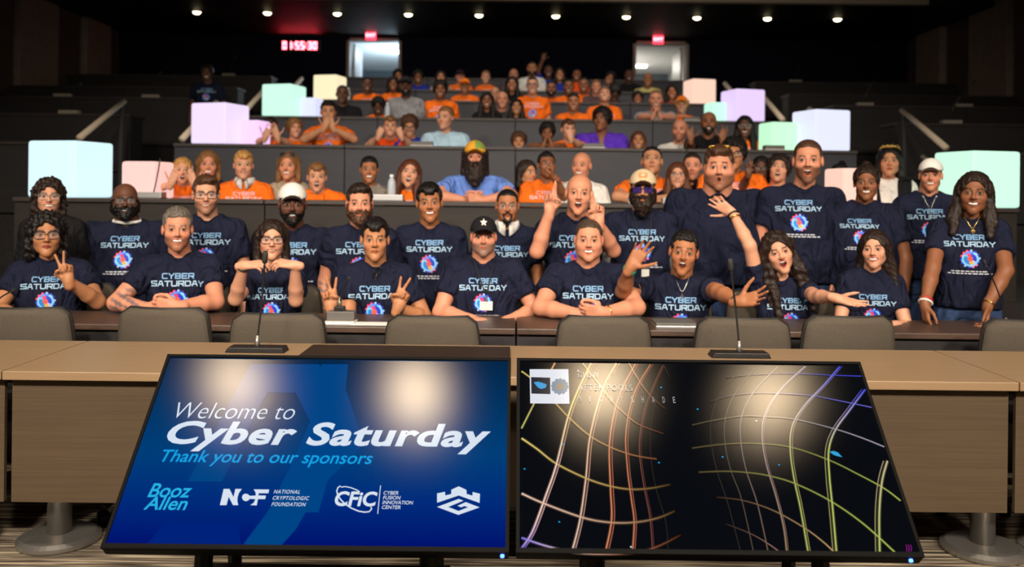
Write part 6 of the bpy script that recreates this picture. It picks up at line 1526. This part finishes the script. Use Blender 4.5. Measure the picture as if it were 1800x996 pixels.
crowd(3, [
    ('person in orange with both hands on the cheeks beside the lavender cubes', 476, 225, 'fair', 'fringe', 'dark', 'orange', dict(hs=0.92, mouth='open', arms=CH(450, 252, 506, 253, (466, 243), (488, 243)))),
    ('person in orange between cheek-holding and mouth-covering neighbours on the third tier', 518, 226, 'fair', 'curly', 'light', 'orange', dict(hs=0.88, yaw=15)),
    ('person in orange covering the mouth with both hands', 577, 198, 'olive', 'thick', 'black', 'orange', dict(hs=1.02, arms=CH(535, 245, 622, 245, (570, 226), (585, 226)))),
    ('person in red-orange with fists against the cheeks', 686, 223, 'fair', 'fringe', 'light', 'redorange', dict(hs=0.95, arms=CH(648, 256, 722, 256, (666, 240), (705, 240), 'fist'))),
    ('person in blue and black glasses looking down beside the pale blue shirt', 720, 222, 'olive', 'curly', 'brown', 'royal', dict(hs=0.95, pitch=18, glasses=dict(m='black', w=0.028, t=0.003), dd=0.75)),
    ('person in pale blue shirt looking aside on the third tier', 783, 208, 'fair', 'short', 'light', 'paleblue', dict(hs=1.08, girth=1.2, sw=0.215, yaw=-25, mouth='closed')),
    ('person barely showing over the third tier desk near the middle', 912, 250, 'tan', 'curly', 'brown', 'darkgrey', dict(hs=0.88)),
    ('person in black shirt with folded hands on the third tier', 962, 233, 'deep', 'curly', 'black', 'black', dict(hs=0.9, pitch=8, mouth='closed', arms=CH(935, 258, 990, 258, (955, 256), (970, 256), 'relax', (0, 0, -1)))),
    ('person in orange holding a fist at the mouth left of the purple jersey', 999, 228, 'fair', 'fringe', 'brown', 'orange', dict(hs=0.93, mouth='open', yaw=15, arms={'R': ((1020, 256, -1), (1003, 244, -1), 'fist', (-0.2, 0, 1), (0, 1, 0))})),
    ('person in bright purple sports jersey', 1058, 210, 'deep', 'curly', 'black', 'purple', dict(hs=1.08, girth=1.3, sw=0.24, yaw=-20, mouth='closed', vneck=True)),
    ('person low behind the desk to the right of the purple jersey', 1122, 247, 'tan', 'long', 'auburn', 'darkgrey', dict(hs=0.85, female=True)),
    ('person in white shirt on the third tier left of the raised palms', 1195, 229, 'pink', 'bald', 'brown', 'white', dict(hs=1.05, mouth='closed', stubble=0.55, girth=1.1, yaw=-8)),
    ('person in black raising both palms', 1246, 216, 'deep', 'bald', 'black', 'black', dict(hs=1.05, mouth='smile', beard='short', girth=1.1, arms={'L': ((1212, 258, -1), (1214, 246, -1), 'open', (-0.1, 0, 1), (0, -1, 0)), 'R': ((1274, 256, -1), (1270, 246, -1), 'open', (0.15, 0, 1), (0, -1, 0))})),
    ('person in orange and clear glasses beside the small green cube', 1309, 223, 'dark', 'long', 'black', 'orange', dict(hs=1.02, female=True, glasses=dict(m='clear', w=0.028, t=0.003))),
], 2, 'people seated on the third tier')
crowd(4, [
    ('person in black shirt beside the cream yellow cube', 602, 166, 'dark', 'buzz', 'black', 'black', dict(hs=1.05, girth=1.2, mouth='closed')),
    ('person in orange looking down left of the grey shirt and dark cap', 665, 186, 'dark', 'curly', 'black', 'orange', dict(hs=0.92, pitch=20)),
    ('person in light grey shirt and dark cap standing on the fourth tier', 713, 152, 'dark', 'buzz', 'black', 'grey', dict(hs=1.05, stand=True, girth=1.15, beard='short', cap=dict(c=S(34, 32, 34)))),
    ('person standing in orange above the pale blue shirt', 774, 158, 'deep', 'afro', 'black', 'orange', dict(hs=1.02, stand=True)),
    ('person in black, leftmost of three dark tops on the fourth tier', 856, 177, 'deep', 'long', 'black', 'black', dict(hs=0.95, female=True, mouth='smile')),
    ('person in dark grey shirt between two black tops on the fourth tier', 883, 176, 'pink', 'bald', 'brown', 'darkgrey', dict(hs=1.0)),
    ('person in black, rightmost of three dark tops beside the standing orange shirt', 908, 188, 'tan', 'long', 'black', 'black', dict(hs=0.9, female=True)),
    ('person in orange and glasses standing in the middle of the fourth tier', 936, 151, 'fair', 'crop', 'dark', 'orange', dict(hs=1.02, stand=True, glasses=dict(m='black', w=0.028, t=0.003))),
    ('person in orange seated right of the standing orange shirt', 1008, 180, 'brown', 'short', 'black', 'orange', dict(hs=1.02)),
    ('person in orange with head tilted back above the purple jersey', 1063, 168, 'fair', 'short', 'light', 'orange', dict(hs=0.98, pitch=-20)),
    ('person in grey shirt with clasped hands on the fourth tier', 1153, 176, 'pink', 'crop', 'light', 'grey', dict(hs=1.12, girth=1.2, sw=0.22, mouth='smile', stubble=0.3, arms=CH(1128, 206, 1180, 206, (1148, 205), (1160, 205), 'clasp', (0, 0, -1)))),
    ('person in orange shirt and orange headwear beside the clasped hands', 1198, 185, 'fair', 'afro', 'blond', 'orange', dict(hs=0.98, cap=dict(c=S(236, 120, 30)))),
], 2, 'people on the fourth tier')
crowd(5, [
    ('person in orange seated in front of the left doorway', 646, 149, 'dark', 'crop', 'black', 'orange', dict(hs=1.02)),
    ('person in orange left of the grey shirt and dark cap, fifth tier', 691, 148, 'deep', 'curlymid', 'black', 'orange', dict(hs=0.98, female=True)),
    ('person in orange shirt and orange cap on the fifth tier', 817, 152, 'brown', 'short', 'black', 'orange', dict(hs=0.98, cap=dict(c=S(236, 120, 30)))),
    ('person in dusty brown top behind the three dark tops', 870, 165, 'olive', 'bald', 'grey', 'dusty', dict(hs=0.95)),
    ('person in black on the fifth tier left of the standing orange shirt', 900, 148, 'brown', 'long', 'black', 'black', dict(hs=1.05, female=True)),
    ('person in orange on the fifth tier, just right of the standing orange shirt', 969, 156, 'deep', 'crop', 'black', 'orange', dict(hs=1.05, beard='short')),
    ('person in orange on the fifth tier, between two other orange shirts', 1000, 153, 'deep', 'crop', 'black', 'orange', dict(hs=1.05)),
    ('person in orange, rightmost of the three on the fifth tier', 1026, 150, 'deep', 'crop', 'black', 'orange', dict(hs=1.05)),
    ('person in dusty top on the fifth tier left of the bowing person', 1048, 153, 'pink', 'short', 'light', 'dusty', dict(hs=0.92)),
    ('person in black bowing the head near the right doorway', 1081, 163, 'dark', 'afro', 'black', 'black', dict(hs=1.05, pitch=40)),
    ('person in dark grey low behind the desk left of the grey shirt', 1121, 173, 'brown', 'curly', 'black', 'darkgrey', dict(hs=0.9)),
    ('person in red beside the large peach cube', 1181, 162, 'brown', 'long', 'black', 'red', dict(hs=1.0, female=True)),
], 2, 'people on the fifth tier')
crowd(6, [
    ('person in dark grey at the left end of the sixth tier', 700, 134, 'brown', 'afro', 'black', 'darkgrey', dict(hs=1.0)),
    ('person in royal blue second from the left on the sixth tier', 735, 136, 'deep', 'afro', 'black', 'royal', dict(hs=1.0)),
    ('person in beige third from the left on the sixth tier', 775, 136, 'olive', 'mid', 'dark', 'beige', dict(hs=1.0, female=True)),
    ('person in orange shirt and dark cap on the sixth tier', 809, 135, 'pink', 'short', 'black', 'orange', dict(hs=1.0, cap=dict(c=S(40, 30, 34)))),
    ('person in orange without cap on the sixth tier', 854, 136, 'fair', 'short', 'light', 'orange', dict(hs=1.0, female=True)),
    ('person in dusty top left of the standing white shirt', 903, 132, 'pink', 'bald', 'grey', 'dusty', dict(hs=1.0)),
    ('person standing in a white shirt at the back', 935, 121, 'tan', 'crop', 'black', 'white', dict(hs=1.1, stand=True, beard='short', girth=1.15)),
    ('person in royal blue waving one arm above the crowd', 964, 126, 'dark', 'crop', 'black', 'royal', dict(hs=1.0, arms={'L': ((946, 124, 1), (954, 106, 1), 'open', (0.2, 0, 1), (0, -1, 0))})),
    ('person in royal blue right of the waving person', 984, 131, 'tan', 'long', 'black', 'royal', dict(hs=1.0, female=True)),
    ('person in red-orange at the back right of the middle', 1014, 132, 'deep', 'crop', 'black', 'redorange', dict(hs=0.95)),
    ('person in light grey leaning sideways at the back right', 1072, 138, 'brown', 'afro', 'black', 'grey', dict(hs=1.0, roll=20)),
    ('person in black standing beside the right doorway', 1106, 133, 'dark', 'crop', 'black', 'black', dict(hs=1.05, stand=True)),
    ('person in pale yellow shirt seated in front of the right doorway', 1139, 140, 'tan', 'bald', 'black', 'yellow', dict(hs=1.08, girth=1.2)),
], 2, 'people on the sixth tier')
person('person in navy printed shirt standing alone in the left aisle', 363, 129, 129, 12.9, 'dark', 'afro', 'black', 'navy', q=2, floor=FLOORZ[4], stand=True, female=True, girth=1.2, sw=0.2, hs=1.0, printed='navy')
